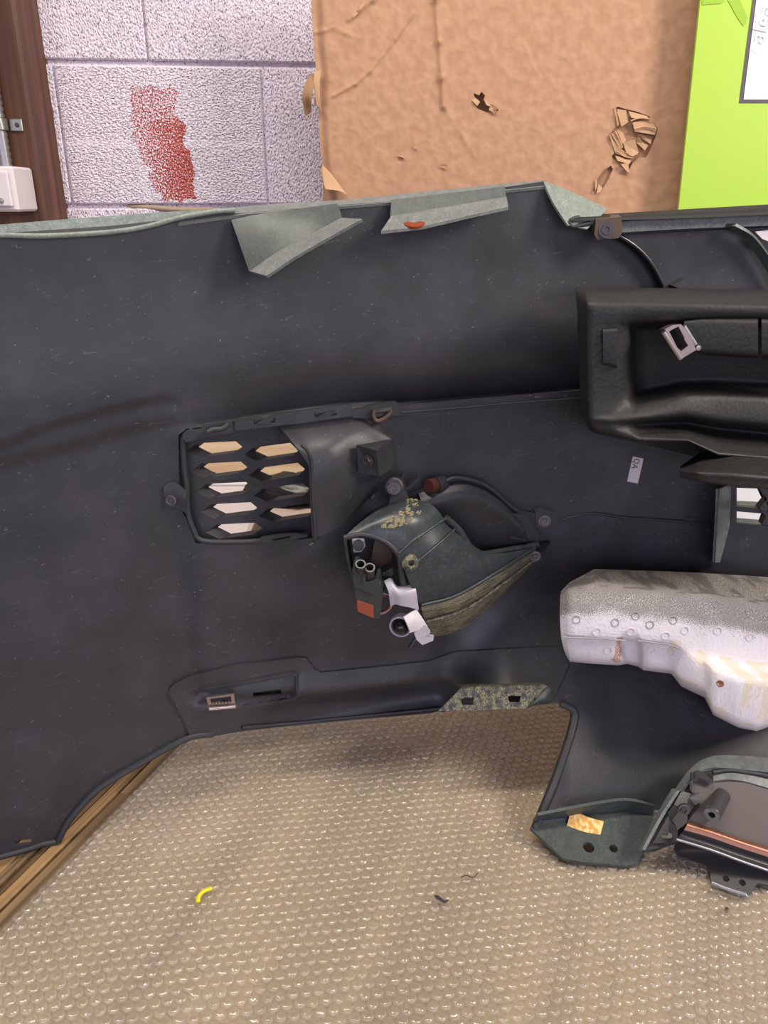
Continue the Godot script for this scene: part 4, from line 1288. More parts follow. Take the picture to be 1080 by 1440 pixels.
func grille(t: Node) -> void:
	var at := func(p: Vector2) -> Vector3: return Vector3(p.x * 0.001, p.y * 0.001, -0.014 - skin(p.x * 0.001, minf(p.y * 0.001, 0.375)))
	var out := E([-193.8,408.2, -181.9,410.2, -170.4,411.8, -159.6,412.4, -148.9,412.9, -138.1,413.2, -125.3,412.7, -112.1,412.4, -98.8,412.2, -88.5,408.8, -78.3,404.8, -67.9,400.8, -63.1,386.1, -58.2,371.2, -58,359.3, -57.7,347.1, -57.5,334.8, -57.3,322.4, -57.1,309.8, -59.7,292.3, -62.3,274.6, -73.6,275.4, -84.7,276.2, -95.6,277.1, -106.5,277.9, -117.3,278.8, -129.2,280.9, -141.1,283, -152.7,285.1, -164.2,287.3, -175.7,289.1, -187.9,289.4, -191.6,300.4, -195.1,311.5, -198.4,322.6, -197.8,335.3, -197.1,347.8, -196.4,360.2, -195.7,372.4, -195.1,384.5, -194.4,396.4])
	var hex: Array = [[-180.8,389.1, -171.1,396.1, -160.1,395.3, -148.9,394.6, -137.5,393.9, -132.2,387.8, -140.4,382.9, -150.2,382.6, -160,382.3, -169.7,382.1], [-178.1,369.5, -168.6,376.2, -157.4,375.3, -146,374.5, -134.5,373.7, -129.1,367.4, -137.4,362.4, -147.4,362.2, -157.3,362.1, -167,361.9], [-175.4,349.3, -166,355.9, -154.6,354.9, -143.1,353.9, -131.4,353, -125.9,346.5, -134.3,341.5, -144.5,341.4, -154.5,341.3, -164.4,341.3], [-172.7,328.6, -163.3,335.1, -151.8,334, -140.1,332.9, -128.2,331.8, -122.6,325.1, -131.1,320, -141.4,320, -151.6,320.1, -161.7,320.1], [-170.1,307.3, -160.5,313.8, -148.8,312.5, -137,311.2, -125,310, -119.2,303.1, -127.9,298, -138.4,298.1, -148.7,298.3, -158.9,298.4], [-131.4,379.7, -123.1,385.8, -111.3,386.2, -99.3,386.6, -87.2,387.1, -80.8,380.1, -86.8,374.4, -98.2,373.9, -109.5,373.3, -120.6,372.8], [-128.3,359.1, -119.8,365.3, -107.8,365.6, -95.7,365.9, -83.4,366.3, -76.9,359.1, -83.1,353.3, -94.6,352.8, -106,352.4, -117.3,351.9], [-125.1,338, -116.5,344.2, -104.4,344.4, -92.1,344.7, -79.6,344.9, -72.9,337.5, -79.2,331.6, -90.9,331.2, -102.5,330.9, -113.9,330.6], [-121.8,316.3, -113.1,322.6, -100.8,322.7, -88.3,322.9, -75.7,323, -68.9,315.4, -75.2,309.4, -87.1,309.1, -98.8,308.9, -110.5,308.7]]
	var holes: Array = []
	for h in hex:
		holes.append(E(h))
	var g := obj(t, "grille_insert", shell(out, holes, at, Vector3(0.009, 0.0, -0.013), 4.0), M.black_plastic)
	tag(g, "black grille with two columns of hexagon slots")
	obj(t, "grille_frame", tube(smooth_line(P([-169.5,412.1,-661, -177,408.1,-658.8, -179.5,401,-658.6, -180.7,375.6,-658.5, -180.1,361.9,-658.6, -181.5,333.9,-658.5, -178,316,-658.7, -171.3,304.4,-660.1, -143,297.9,-671.2, -116.1,294.9,-681.5, -76,294.5,-695.9]), 40), 0.0028), M.black_trim)
	var tab := obj(t, "side_tab", sheet([[-198.6,362.6,-652.7, -190.4,364.8,-654.3, -179.7,356.4,-654.6], [-199.8,354.2,-651.3, -191.2,354.2,-653.2, -180.4,347.1,-653.5], [-196.8,344.5,-653.3, -191.6,339.9,-654.2, -181.8,334.2,-654.5]], 8, 8, 0.003), M.black_trim)
	screw(tab, P([-194.1,347.8,-651.8])[0], Vector3(-0.1, 0.2, 1), 5.5)


func duct(t: Node) -> void:
	var d := obj(t, "duct_shroud", sheet([[-97,407.8,-685.5, -74.1,408.3,-693.6, -52.1,409.7,-701.1, -28.3,409.7,-708.8] + [-8.2,403.6,-713.1, 8.3,389.5,-718],
		[-83.3,400.2,-665.4] + [-67.2,393.8,-669, -46.9,395.1,-675.8] + [-26.6,397.7,-692.4] + [-8.8,395.7,-703.9, 7.5,387.2,-708.8],
		[-65.9,373.2,-661.4, -57.1,374.9,-664.4, -42.4,374.7,-669.3] + [-23.3,374.8,-685.4, -6.7,375.3,-690.5] + [11.1,367.6,-711.8],
		[-65.7,343.4,-661.5, -56,345.6,-664.8, -41.1,345.2,-669.7] + [-27,346.2,-682.3] + [-12.4,345.1,-696.8] + [5.6,346.2,-712.2],
		[-65.4,304.2,-665.6, -57.4,306.7,-668.3, -47.4,310.4,-671.6] + [-39.8,311.1,-682.1] + [-30.5,318.5,-693.1] + [-14,329.7,-706.3]], 20, 16, 0.003), M.black_plastic)
	tag(d, "black air duct shroud beside the grille")
	obj(d, "front_edge", tube(smooth_line(P([-73.7,398.3,-658.7, -69,392.5,-660.3, -65.7,380,-661.5, -65.6,346.9,-661.5, -65,305.9,-661.7, -69.8,299.3,-660.1]), 24), 0.0016), M.black_trim)
	obj(d, "duct_wall", sheet([[-66.2,387.5,-663.3, -66.4,346.2,-663.2, -65.8,306.6,-663.4], [-64.5,378.3,-709.9, -62,328,-710.7, -63.3,283.5,-710.3]], 8, 3, 0.002), M.black_plastic)
	# wedge shaped screw boss
	var w := obj(d, "wedge_boss", faces(P([-25.6,391.9,-679.7] + [8.8,389.8,-707.2] + [-7.1,390.6,-668.4] + [13.2,360.2,-714.5] + [-4.6,362.9,-675.2] + [-24,365,-681.2] + [-7,360.2,-714.5]), [[0, 1, 2], [0, 2, 4, 5], [2, 1, 3, 4], [5, 4, 3, 6], [0, 5, 6, 1], [1, 6, 3]]), M.black_plastic)
	screw(w, P([-15.7,378,-673.8])[0], Vector3(-0.6, 0.1, 0.8), 6.0)


func fog_lamp(t: Node) -> void:
	var f := Node3D.new()
	named(t, f, "fog_lamp")
	tag(f, "dirty fog lamp housing with an open connector side")
	# the reflector bowl behind
	var bowl := E([14.2,325.7, 35.7,331, 51.6,334.8, 73.3,340.4, 96.6,334.6, 112.9,323.9, 128.9,309.2, 142.8,296.8, 159.2,294.8, 165.9,269.6, 164.7,253.8, 163.5,237.8, 153.9,228, 144.2,218.1, 134.4,208.3, 124.6,198.4, 112.9,188.9, 101.2,179.7, 89.6,170, 78.1,159.5, 62.4,159.2, 46.5,160.4, 38.5,173.9, 30.5,187.2, 22.7,200.4, 15,213.3, 0,218.5, -14.8,223.7, -29.3,228.8, -32,244.4, -34.6,259.7, -37.2,274.8, -39.7,289.6, -31.2,297.2, -22.7,304.7, -14.2,312.3, 0,319])
	obj(f, "mounting_plate", shell(bowl, [], on_skin(6.0), Vector3(0, 0, -0.004), 6.0), M.black_trim)
	obj(f, "reflector_back", sheet([[34.2,328.9,-720.4, 60.9,336.2,-727.6, 86.6,336.1,-734, 117.4,318,-741.1, 140.3,293.8,-745.8], [39.6,319.3,-709.9, 63.9,325.9,-716.4, 89.4,325.8,-722.7, 117.7,310.1,-729.1, 144.2,285.6,-734.6], [51.7,304,-717.2, 73.8,304,-722.9, 97.7,301.7,-728.6, 122.5,289,-734.2, 149.8,272.1,-739.7], [63.1,288,-729.2, 84.8,272.7,-734.6, 106.8,262.2,-739.7, 132.6,259.7,-745.3, 156.1,260.9,-749.9]], 20, 12, 0.003), M.black_plastic)
	obj(f, "bowl_edge", tube(smooth_line(P([62.8,340.5,-726.1, 72.9,342.6,-728.6, 96,336.1,-734.2, 112.2,325.4,-737.9, 128.2,310,-741.4, 142,298.5,-744.2]), 24), 0.0022), M.black_trim)
	obj(f, "side_ear", prism(P([127.8,300.5,-739.3, 150.3,296.3,-743.8, 159.5,276.1,-745.5, 150.9,266.1,-743.9, 134.2,270.8,-740.6, 127.8,286.9,-739.3]), Vector3(0, 0, -0.01)), M.black_trim)
	obj(f, "pivot", lathe([0, 16, 7.0, 16, 7.6, 14, 7.6, -4], P([55.9,335.9,-728.3])[0], Vector3(-0.75, 0.1, 0.7), 20), M.rust_dark)
	obj(f, "pivot_sleeve", lathe([7.8, -3, 8.6, -3, 8.6, 9, 7.8, 9], P([57.4,335.8,-728.7])[0], Vector3(-0.75, 0.1, 0.7), 20), M.black_trim)
	# housing: upper shell, lower dome, two ribbed bands
	var upper := obj(f, "upper_shell", sheet([[-37.7,310.6,-652.8] + [-18.5,314.1,-652.9] + [0,307.8,-652.6] + [14,294.6,-652.7],
		[-23.3,320.5,-663.4] + [-4.6,323.7,-659.2] + [13.2,317.6,-656.5] + [25.3,303.4,-655.9],
		[-4.7,328.6,-677.1] + [13.4,330.5,-670.5] + [28.7,324.1,-666.9] + [41.8,309.5,-668.5],
		[23.5,332.4,-697.4] + [40,330.7,-694] + [51,323.8,-691] + [59.7,311,-691.3]], 18, 18, 0.003), M.housing)
	obj(f, "lower_dome", sheet([[13.3,294.7,-652.5] + [28.8,304.1,-660.9] + [44.9,309.5,-675.4] + [60.5,312.3,-693.5],
		[19.5,277,-652.3] + [38.5,283.9,-659.6] + [58.3,289.7,-672.9] + [79.2,290.5,-698.2],
		[27.3,255.2,-656.5] + [55.3,261.5,-668.1] + [81.2,264.7,-686.7] + [109.5,265.3,-715.3],
		[36.3,231.9,-665] + [71.3,233.6,-682.2] + [113.3,244.5,-708.2] + [161.5,258.2,-744.9]], 20, 20, 0.003), M.housing)
	obj(f, "ribbed_band", sheet([[36.3,231.9,-665] + [71.3,233.6,-682.2] + [113.3,244.5,-708.2] + [161.6,256.5,-744.9], [38,223.1,-666.5] + [75.9,225.5,-682.4] + [117.5,238.3,-709.1] + [162.8,251.4,-745.1], [41.7,206.5,-678.5] + [81.8,211.8,-693.8] + [123.5,228.7,-716.4] + [164.1,244.3,-749.4]], 20, 8, 0.003), M.streaked_mud)
	obj(f, "ribbed_band", sheet([[41.5,208.2,-675.4] + [81.6,212.9,-691.8] + [123.1,229.8,-714.3] + [163.6,245.3,-747.3], [45.1,195.3,-683.4] + [82.9,196.2,-699.1] + [123.2,217.4,-720.3] + [163.8,240.5,-750.3], [50.2,174.7,-700.8] + [82,176.5,-713.7] + [120.4,200.2,-731.7] + [162.5,235.2,-754.1]], 20, 8, 0.003), M.streaked_mud)
	obj(f, "fold_rib", tube(smooth_line(P([13.9,295.6,-650.7] + [28.7,306.2,-657.9] + [44.7,311.6,-672.3] + [60.1,314.8,-689.4]), 18), 0.0014), M.housing)
	obj(f, "fold_rib", tube(smooth_line(P([30.9,284.9,-654.5] + [43.2,291.8,-661.9] + [56,298.5,-673.3] + [69.5,303.3,-689.8]), 18), 0.0011), M.housing)
	obj(f, "lower_rib", tube(smooth_line(P([36.2,233.8,-663] + [71.1,234.8,-680.2] + [113,246.3,-706.1] + [160.3,258.3,-742.7]), 20), 0.0018), M.housing)
	obj(f, "lower_rib", tube(smooth_line(P([41.4,208.6,-673.4] + [81.3,213.2,-689.7] + [122.8,230.9,-712.2] + [163.5,244.9,-746.3]), 20), 0.0018), M.muddy_housing)
	obj(f, "scoop_rim", tube(smooth_line(P([60.3,314.7,-691.4] + [74.5,298.7,-697] + [86.1,277.6,-705.9] + [96.8,265.9,-712.4] + [114.6,261.9,-724.4] + [140.5,260.6,-737.9] + [164.3,259.9,-748.4]), 30), 0.0034, 10), M.housing)
	# dried mud clumps on the upper shell
	var mn := RandomNumberGenerator.new()
	mn.seed = 77
	var a := P([-2.6,319.4,-655.8] + [8,330.7,-662.9] + [28.3,337.4,-678.8] + [36.4,327.3,-675] + [17.3,316.3,-659.6])
	var over := upper.mesh.get_faces()
	var patch := noise(160.0, 78, FastNoiseLite.TYPE_SIMPLEX, 2)
	var stm := start()
	stm.set_smooth_group(-1)
	for i in 1500:
		var s := mn.randf()
		var c := a[0].lerp(a[1], s).lerp(a[1].lerp(a[2], s), s)
		var c2 := a[0].lerp(a[4], s).lerp(a[4].lerp(a[3], s), s)
		var w := c.lerp(c2, mn.randf())
		if patch.get_noise_2d(w.x, w.y) < -0.05:
			continue
		var hit := drop_on(over, w.x, w.y)
		if hit.is_empty():
			continue
		var p: Vector3 = hit[0]
		var r := mn.randf_range(0.0004, 0.0013)
		var e := Vector3(mn.randf_range(0.5, 2.2), mn.randf_range(-0.3, 1.4), mn.randf_range(-0.2, 0.4)).normalized() * r * 1.8
		var g := Vector3(-e.y, e.x, 0.3 * r).normalized() * r
		var h := Vector3(0, 0.3, 1) * r
		tri(stm, p - e, p + g, p + h)
		tri(stm, p + g, p + e, p + h)
		tri(stm, p + e, p - g, p + h)
		tri(stm, p - g, p - e, p + h)
	tag(obj(f, "mud_clumps", done(stm), M.dry_mud), "", "", "", "stuff")
	# open side: rim, inner walls
	obj(f, "opening_rim", tube(smooth_line(P([-37,310.5,-653] + [-18.5,313.4,-652.9] + [0,307.1,-652.6] + [12.7,294.1,-652.3] + [15.5,278.1,-653.1] + [18.4,260,-656]), 24), 0.0028), M.black_trim)
	obj(f, "side_wall", sheet([[-37.7,309.9,-652.8] + [-35.7,287.2,-657.5] + [-31.7,260.9,-664.7] + [-24.7,232,-674.9], [-38.1,293.3,-698.7, -35.8,269.6,-699.4, -31.2,242.5,-700.9, -23.6,212.3,-703.3]], 12, 3, 0.0025), M.housing)
	obj(f, "inner_back", prism(P([-34.5,297.7,-681.8, 3.5,291.7,-693.6, 15.7,270.7,-697.2, 18.9,231.7,-698.1, 0,218.3,-692.6, -25.1,230.6,-684.8]), Vector3(0, 0, -0.003)), M.black_trim)
	obj(f, "inner_panel", prism(P([-9.6,295.4,-673.7, 3.4,292.1,-677.6, 8.3,279.2,-679, 6.3,268,-678.4, -2.1,264.5,-675.9, -13.8,268.6,-672.4]), Vector3(0.002, 0.004, -0.003)), M.brown_inner)
	obj(f, "inner_wedge", prism(P([-1.4,270.1,-660.2, 8.2,274.8,-663, 8.9,267,-663.2, 0,261.5,-660.6]), Vector3(0, 0, -0.01)), M.connector_black)
	obj(f, "white_socket", prism(P([-30.5,300.4,-669.1, -19.1,298,-672.7, -17.8,292.6,-673.1, -21.9,287.2,-671.8, -29.4,287.5,-669.5]), Vector3(0, 0, -0.006)), M.grey_white)
	obj(f, "socket_pin", lathe([0, 2, 5.2, 2, 5.2, -3], P([-24.4,295.7,-668])[0], Vector3(0.1, 0.2, 1), 14), M.connector_black)
	var bo := obj(f, "bolt_boss", lathe([0, 1, 2.6, 1, 2.8, 7, 5.0, 7.4, 5.2, 5, 7.4, 4.6, 8.4, 0, 9.0, -6], P([24.1,284.6,-653.6])[0], Vector3(0.25, 0.3, 1), 22, true), M.muddy_housing)
	tag(bo, "")
	# white bulb holder with its neck, bulb and clip
	obj(f, "holder_neck", sheet([[0,264.6,-654.6] + [6.8,266.6,-656.6] + [12.3,258.1,-658.2] + [20.5,257.2,-658.6] + [29.5,258.9,-661.1],
		[4.1,255.7,-649.8] + [8.8,257,-650.2] + [14.9,254,-650] + [22.4,253.4,-651.1] + [31.5,249.5,-655.7],
		[6.2,236.9,-654.4] + [11,240.2,-652.8] + [16.4,239.4,-651.4] + [24.1,236.6,-653.6] + [34.1,229.7,-660.4]], 16, 10, 0.004), M.grey_white)
	obj(f, "red_seal", lathe([8.6, 0, 9.8, 1, 10.6, 0, 10.6, -4], P([-2.1,238.4,-655.9])[0], Vector3(0.35, -0.1, 1), 26, true), M.orange_label)
	obj(f, "seal_ring", lathe([10.6, -1, 11.6, 0, 12, -2, 12, -5], P([-2.1,238.4,-655.9])[0], Vector3(0.35, -0.1, 1), 26, true), M.grey_white)
	var bc := P([16.2,210.8,-661.3])[0]
	var ax := Vector3(-0.25, 0.05, 1)
	obj(f, "bulb_ring", lathe([9.2, -3, 9.4, 1.5, 10.4, 2.2, 11.2, 1, 11.2, -8], bc, ax, 28, true), M.grey_white)
	obj(f, "bulb", lathe([0, 7.2, 2.6, 6.8, 5.2, 5.4, 7.6, 2.8, 9.0, -0.8, 9.2, -3], bc, ax, 24, true), M.bulb_glass)
	obj(f, "bulb_clip", sheet([[19.2,227.6,-650.2] + [24.8,230.2,-653.8] + [31.9,230.8,-659.8], [23.5,217.8,-649.4] + [31.1,222.5,-653.6] + [39.2,217.7,-661.8], [25.8,207.8,-654.1] + [35.1,208.3,-658.7] + [44.7,204.8,-667.3]], 10, 8, 0.003), M.white_plastic)
	obj(f, "clip_foot", prism(P([29.4,206,-657.1, 40,212.4,-660, 45.9,203.3,-661.6, 43,201.3,-660.9, 38,202.2,-659.5, 39.6,197,-659.9, 49.6,197,-662.6, 49,193.8,-662.4, 38.2,190.7,-659.5, 32.4,197.4,-657.9]), Vector3(0, 0, -0.006)), M.grey_white)
	obj(f, "locating_pin", lathe([0, 8, 2.2, 8, 2.4, 7, 2.4, -6], P([30.5,183.8,-677.4])[0], Vector3(-0.5, -0.7, 0.4), 12), M.connector_black)
	# black plug with two wire ports, and its orange label
	obj(f, "plug", prism(P([-27,273.5,-634.2, -15.2,267.9,-637.9, -8.7,263.1,-639.9, -1.3,264.2,-642.2, -2,246.2,-642, -4.1,230.3,-641.3, -10.8,232.3,-639.3, -24.1,243.8,-635.2, -27.2,259.5,-634.2]), Vector3(0.002, 0.003, -0.026)), M.connector_black)
	obj(f, "plug_collar", prism(P([-29.2,287.8,-630.5, -25.4,288.6,-631.8, -24.9,276.9,-631.9, -8.6,266.9,-637, -7.9,275,-637.2, -4.6,275.9,-638.2, -3.3,261.6,-638.6, -8.6,258.7,-636.9, -27.5,271.5,-631.1]), Vector3(0.002, 0.003, -0.022)), M.connector_black)
	for q in [[-21.3,294.5,-630], [-13,289.7,-632.6]]:
		obj(f, "wire_port", lathe([3.0, -9, 3.6, 0, 4.9, 0, 5.1, -1, 4.6, -22], P(q)[0], Vector3(0.05, 0.83, 0.55), 20, false), M.connector_black)
		obj(f, "port_bottom", lathe([0, -8, 3.3, -8], P(q)[0], Vector3(0.05, 0.83, 0.55), 16), M.connector_black)
	obj(f, "plug_rib", prism(P([-20.2,284,-632.4, -16.4,281.9,-633.6, -17.1,271.8,-633.3, -20.3,273.8,-632.3]), Vector3(0, 0, -0.01)), M.connector_black)
	obj(f, "orange_label", prism(P([-25.2,254.4,-633.8, -10.1,246.5,-638.5, -10.1,233.5,-638.5, -24.7,243,-634]), Vector3(0.0002, 0.0003, -0.0009)), M.orange_label)
	# ears with screws
	var e1 := obj(f, "ear", lathe([0, 0, 7.6, 0, 9.0, -1, 9.2, -9], P([9.5,347.9,-687.4])[0], Vector3(-0.1, 0.25, 1), 20), M.black_trim)
	screw(e1, P([9.5,346.8,-686.4])[0], Vector3(-0.1, 0.25, 1), 6.0)
	obj(f, "ear_web", sheet([[4.1,351.3,-687.8, 5.4,343.9,-688.2, 5.5,333.7,-688.2, 2.1,325.3,-687.2], [15,350.9,-693, 20.6,341.6,-694.6, 23.4,333.9,-695.4, 16.6,325.8,-693.4]], 10, 3, 0.003), M.black_trim)
	obj(f, "ear_fin", prism(P([14.6,347.4,-706.9, 18.7,354.3,-708.1, 18.1,345.5,-707.9, 22.4,337.7,-709.1, 17.5,336.7,-707.7]), Vector3(0, 0, -0.01)), M.black_trim)
	obj(f, "ear_fin", prism(P([21,337.8,-708.7, 33.5,348.4,-712.2, 35,347.5,-712.6, 23.8,336,-709.5]), Vector3(0, 0, -0.01)), M.black_trim)
	obj(f, "ear_pad", shell(E([158.8,298.4, 166.4,300.3, 182.4,294.3, 185.6,276.1, 168.5,273.2, 162.6,278.6]), [], on_skin(7.0), Vector3(0, 0, -0.006), 6.0), M.black_plastic)
	screw(f, P([170.4,285.8,-751.5])[0], Vector3(0, 0.2, 1), 6.5)
	screw(f, P([161.6,248.7,-741.9])[0], Vector3(0, 0.2, 1), 6.0)
	obj(f, "tip", prism(P([165.2,258.1,-748.6, 178.4,260.4,-750.9, 171.3,250.9,-749.7, 165.6,252.2,-748.7]), Vector3(0, 0, -0.008)), M.black_gloss)


func lower_lip(t: Node) -> void:
	var pocket := E([-200.1,136.6, -183.3,145.3, -167.6,145.9, -152.6,144.4, -141.2,144, -129.7,143.7, -118.1,143.3, -106.1,143, -94,142.6, -89.1,137.6, -89.9,120, -99.2,95.8, -111.1,97.8, -122.4,101.7, -133.4,105.5, -144.3,108.6, -155.2,111.1, -166.8,117.9, -179.2,121.7, -192.4,123.2])
	var dip := func(p: Vector2) -> Vector3:
		var off := 3.0
		if Geometry2D.is_point_in_polygon(p, pocket):
			var e := 1000.0
			for i in pocket.size():
				e = minf(e, Geometry2D.get_closest_point_to_segment(p, pocket[i], pocket[(i + 1) % pocket.size()]).distance_to(p))
			off -= 10.0 * smoothstep(0.0, 6.0, e)
		return Vector3(p.x * 0.001, p.y * 0.001, off * 0.001 - skin(p.x * 0.001, p.y * 0.001))
	var out := E([-215.7,143.1, -213.8,149.3, -209.6,153.1, -194.8,158.5, -183.1,161.2, -171.7,163.3, -160.9,163.6, -149.9,164, -138.2,162.8, -126.3,161.8, -114.3,160.7, -102.1,159.7, -89.8,158.7, -81.3,155.9, -73.8,141.3, -66.5,135.7, -53.2,134.3, -39.8,133, -26.1,131.7, -12.4,130.5, 1.6,129.5, 15.6,128.4, 33,127.5, 50.6,126.6, 65,130.1, 78.9,136.8, 94,140.8, 109.1,144.4, 124.3,146.8, 137.8,147.2, 151.7,146.6, 165.7,146.1, 179.7,145.6, 193.8,145.2, 203.1,131.5, 195.8,123.3, 188.6,115.4, 181.3,108, 167.3,109.1, 153.5,109.9, 139.9,110, 127,108.4, 114.7,103.5, 104.1,89.7, 94.1,69.1, 82.4,52.8, 69.2,44.8, 55.1,43.4, 40.8,44.1, 26.5,44.8, 12.4,45.6, -1.6,46.5, -15.6,47.4, -29.4,48.3, -43.1,49.3, -56.7,50.4, -71,51.5, -85.1,52.7, -99.1,53.9, -112.8,56, -125.8,60, -138.2,65.6, -150.1,71.5, -152.4,76.8, -164,80.7, -175.6,83.6, -188.3,83, -200.8,82.2, -205,110.4, -210.4,126.9])
	var slot := E([-137.2,124.5, -123,123.9, -108.7,123, -109.9,110.2, -123.7,114, -137.6,116.4])
	var lip := obj(t, "lower_lip", shell(out, [slot], dip, Vector3(0, 0, -0.0025), 3.5), M.black_plastic)
	obj(lip, "slot_shade_plate", prism(P([-143.1,125.8,-676.4, -102.9,122.8,-688.4, -108.8,80.5,-722.1, -146.5,101.6,-687.6]), Vector3(0, 0, -0.001)), M.black_trim)  # dark plate added behind the slot, standing in for its shade
	obj(lip, "lip_edge", tube(smooth_line(P([-152.2,78.4,-675.6, -111.1,59.5,-706.3, -56.8,53.2,-723.5, 16.6,48.4,-741.8, 68.6,47.8,-750.7]), 24), 0.002), M.black_trim)
	var c := obj(lip, "metal_clip", plate(P([-180.1,134.2,-651, -153.3,132.9,-657.6, -153.1,113.8,-661.1, -178.7,118.2,-651.4]), Vector3(0, 0, -0.002), [P([-176,131.6,-650.9, -156.1,130.4,-656.2, -156,122.5,-656.3, -175.8,124.7,-650.9])], 0.004), M.clip_metal)
	for k in 6:
		var q := P([-175.2,125.2,-651.4, -156.7,123.3,-656.5])
		obj(c, "tooth", prism(PackedVector3Array([q[0].lerp(q[1], k / 6.0), q[0].lerp(q[1], (k + 0.8) / 6.0), q[0].lerp(q[1], (k + 0.4) / 6.0) + Vector3(0, 0.003, 0)]), Vector3(0, 0, -0.001)), M.clip_metal)
	obj(c, "rolled_edge", tube(P([-178,121.3,-649.6, -152.9,118.2,-657.4]), 0.0019), M.clip_metal)
	# dirty bracket below the lip
	var b := obj(t, "dirty_bracket", plate(P([80.1,134.3,-668, 169.6,136.9,-668] + [148.3,117.5,-656, 55.6,114,-656]), Vector3(0, -0.0015, -0.002), [P([79.1,124.4,-661, 83.4,127,-661, 92.9,127,-661, 91.8,118.2,-661, 80.8,118.2,-661]), P([127.5,126.3,-662, 130.2,128.9,-662, 141.3,128,-662, 139.5,121,-662, 129.3,121,-662])], 0.006), M.muddy_housing)
	tag(b, "mud crusted metal bracket with two holes")
	obj(b, "bent_end", sheet([[148.1,118.2,-655, 154,127,-655] + [169.4,136.7,-667], [156.2,122,-657, 163.1,127.3,-657] + [173.3,131.3,-666], [169.2,114,-668, 175.6,117.6,-668] + [177.4,123.6,-672]], 6, 6, 0.002), M.primer_dark)
	obj(b, "upper_flange", prism(P([80.1,134.3,-668, 169.6,136.9,-668] + [168,136.6,-671, 81.9,134,-671]), Vector3(0, -0.022, -0.036)), M.muddy_housing)


func leg_flange(t: Node) -> void:
	var g := obj(t, "leg_flange", sheet([[151.8,40,-588.6] + [192.1,42,-597] + [220.3,43,-602.7] + [245.8,42,-606.8] + [273.5,34,-607.5],
		[150.4,20,-600] + [196.5,19,-606.8] + [225,19,-610.7] + [251.9,20,-613.6] + [273.3,22,-608.5]], 20, 4, 0.003), M.primer_dark)
	var f := obj(g, "foot_plate", plate(P([145.7,20,-593.4, 154.2,20,-600.9, 196.2,20,-605.8, 224.6,20,-609.6, 251.9,20,-613.6, 274.2,20,-610.6] + [258.8,9,-580.4, 244.6,9,-559.3, 232.2,9,-556.7, 190,9,-560.1, 172.9,9,-563.6, 158.9,9,-580.4]), Vector3(0, -0.003, 0), [hole(P([200.3,11,-574.9])[0], 0.0056), hole(P([224.5,11,-574])[0], 0.0042)], 0.006), M.primer_dark)
	tag(f, "")
	var tp := obj(f, "tape_patch", sheet([[188.9,31,-606.8] + [205,27,-600.4] + [220.3,24,-597.7], [185.9,25,-600.5] + [201.9,23,-595] + [217.9,20,-592.4], [183.2,20,-596.2] + [199.7,18,-589.8] + [214.7,17,-587.1]], 10, 10, 0.0006), M.old_tape)
	tag(tp, "torn yellow tape patch")


func hole(c: Vector3, r: float) -> PackedVector3Array:
	var q := PackedVector3Array()
	for k in 14:
		q.append(c + Vector3(cos(TAU * k / 14) * r, 0.25 * sin(TAU * k / 14) * r * -0.8, sin(TAU * k / 14) * r))
	return q


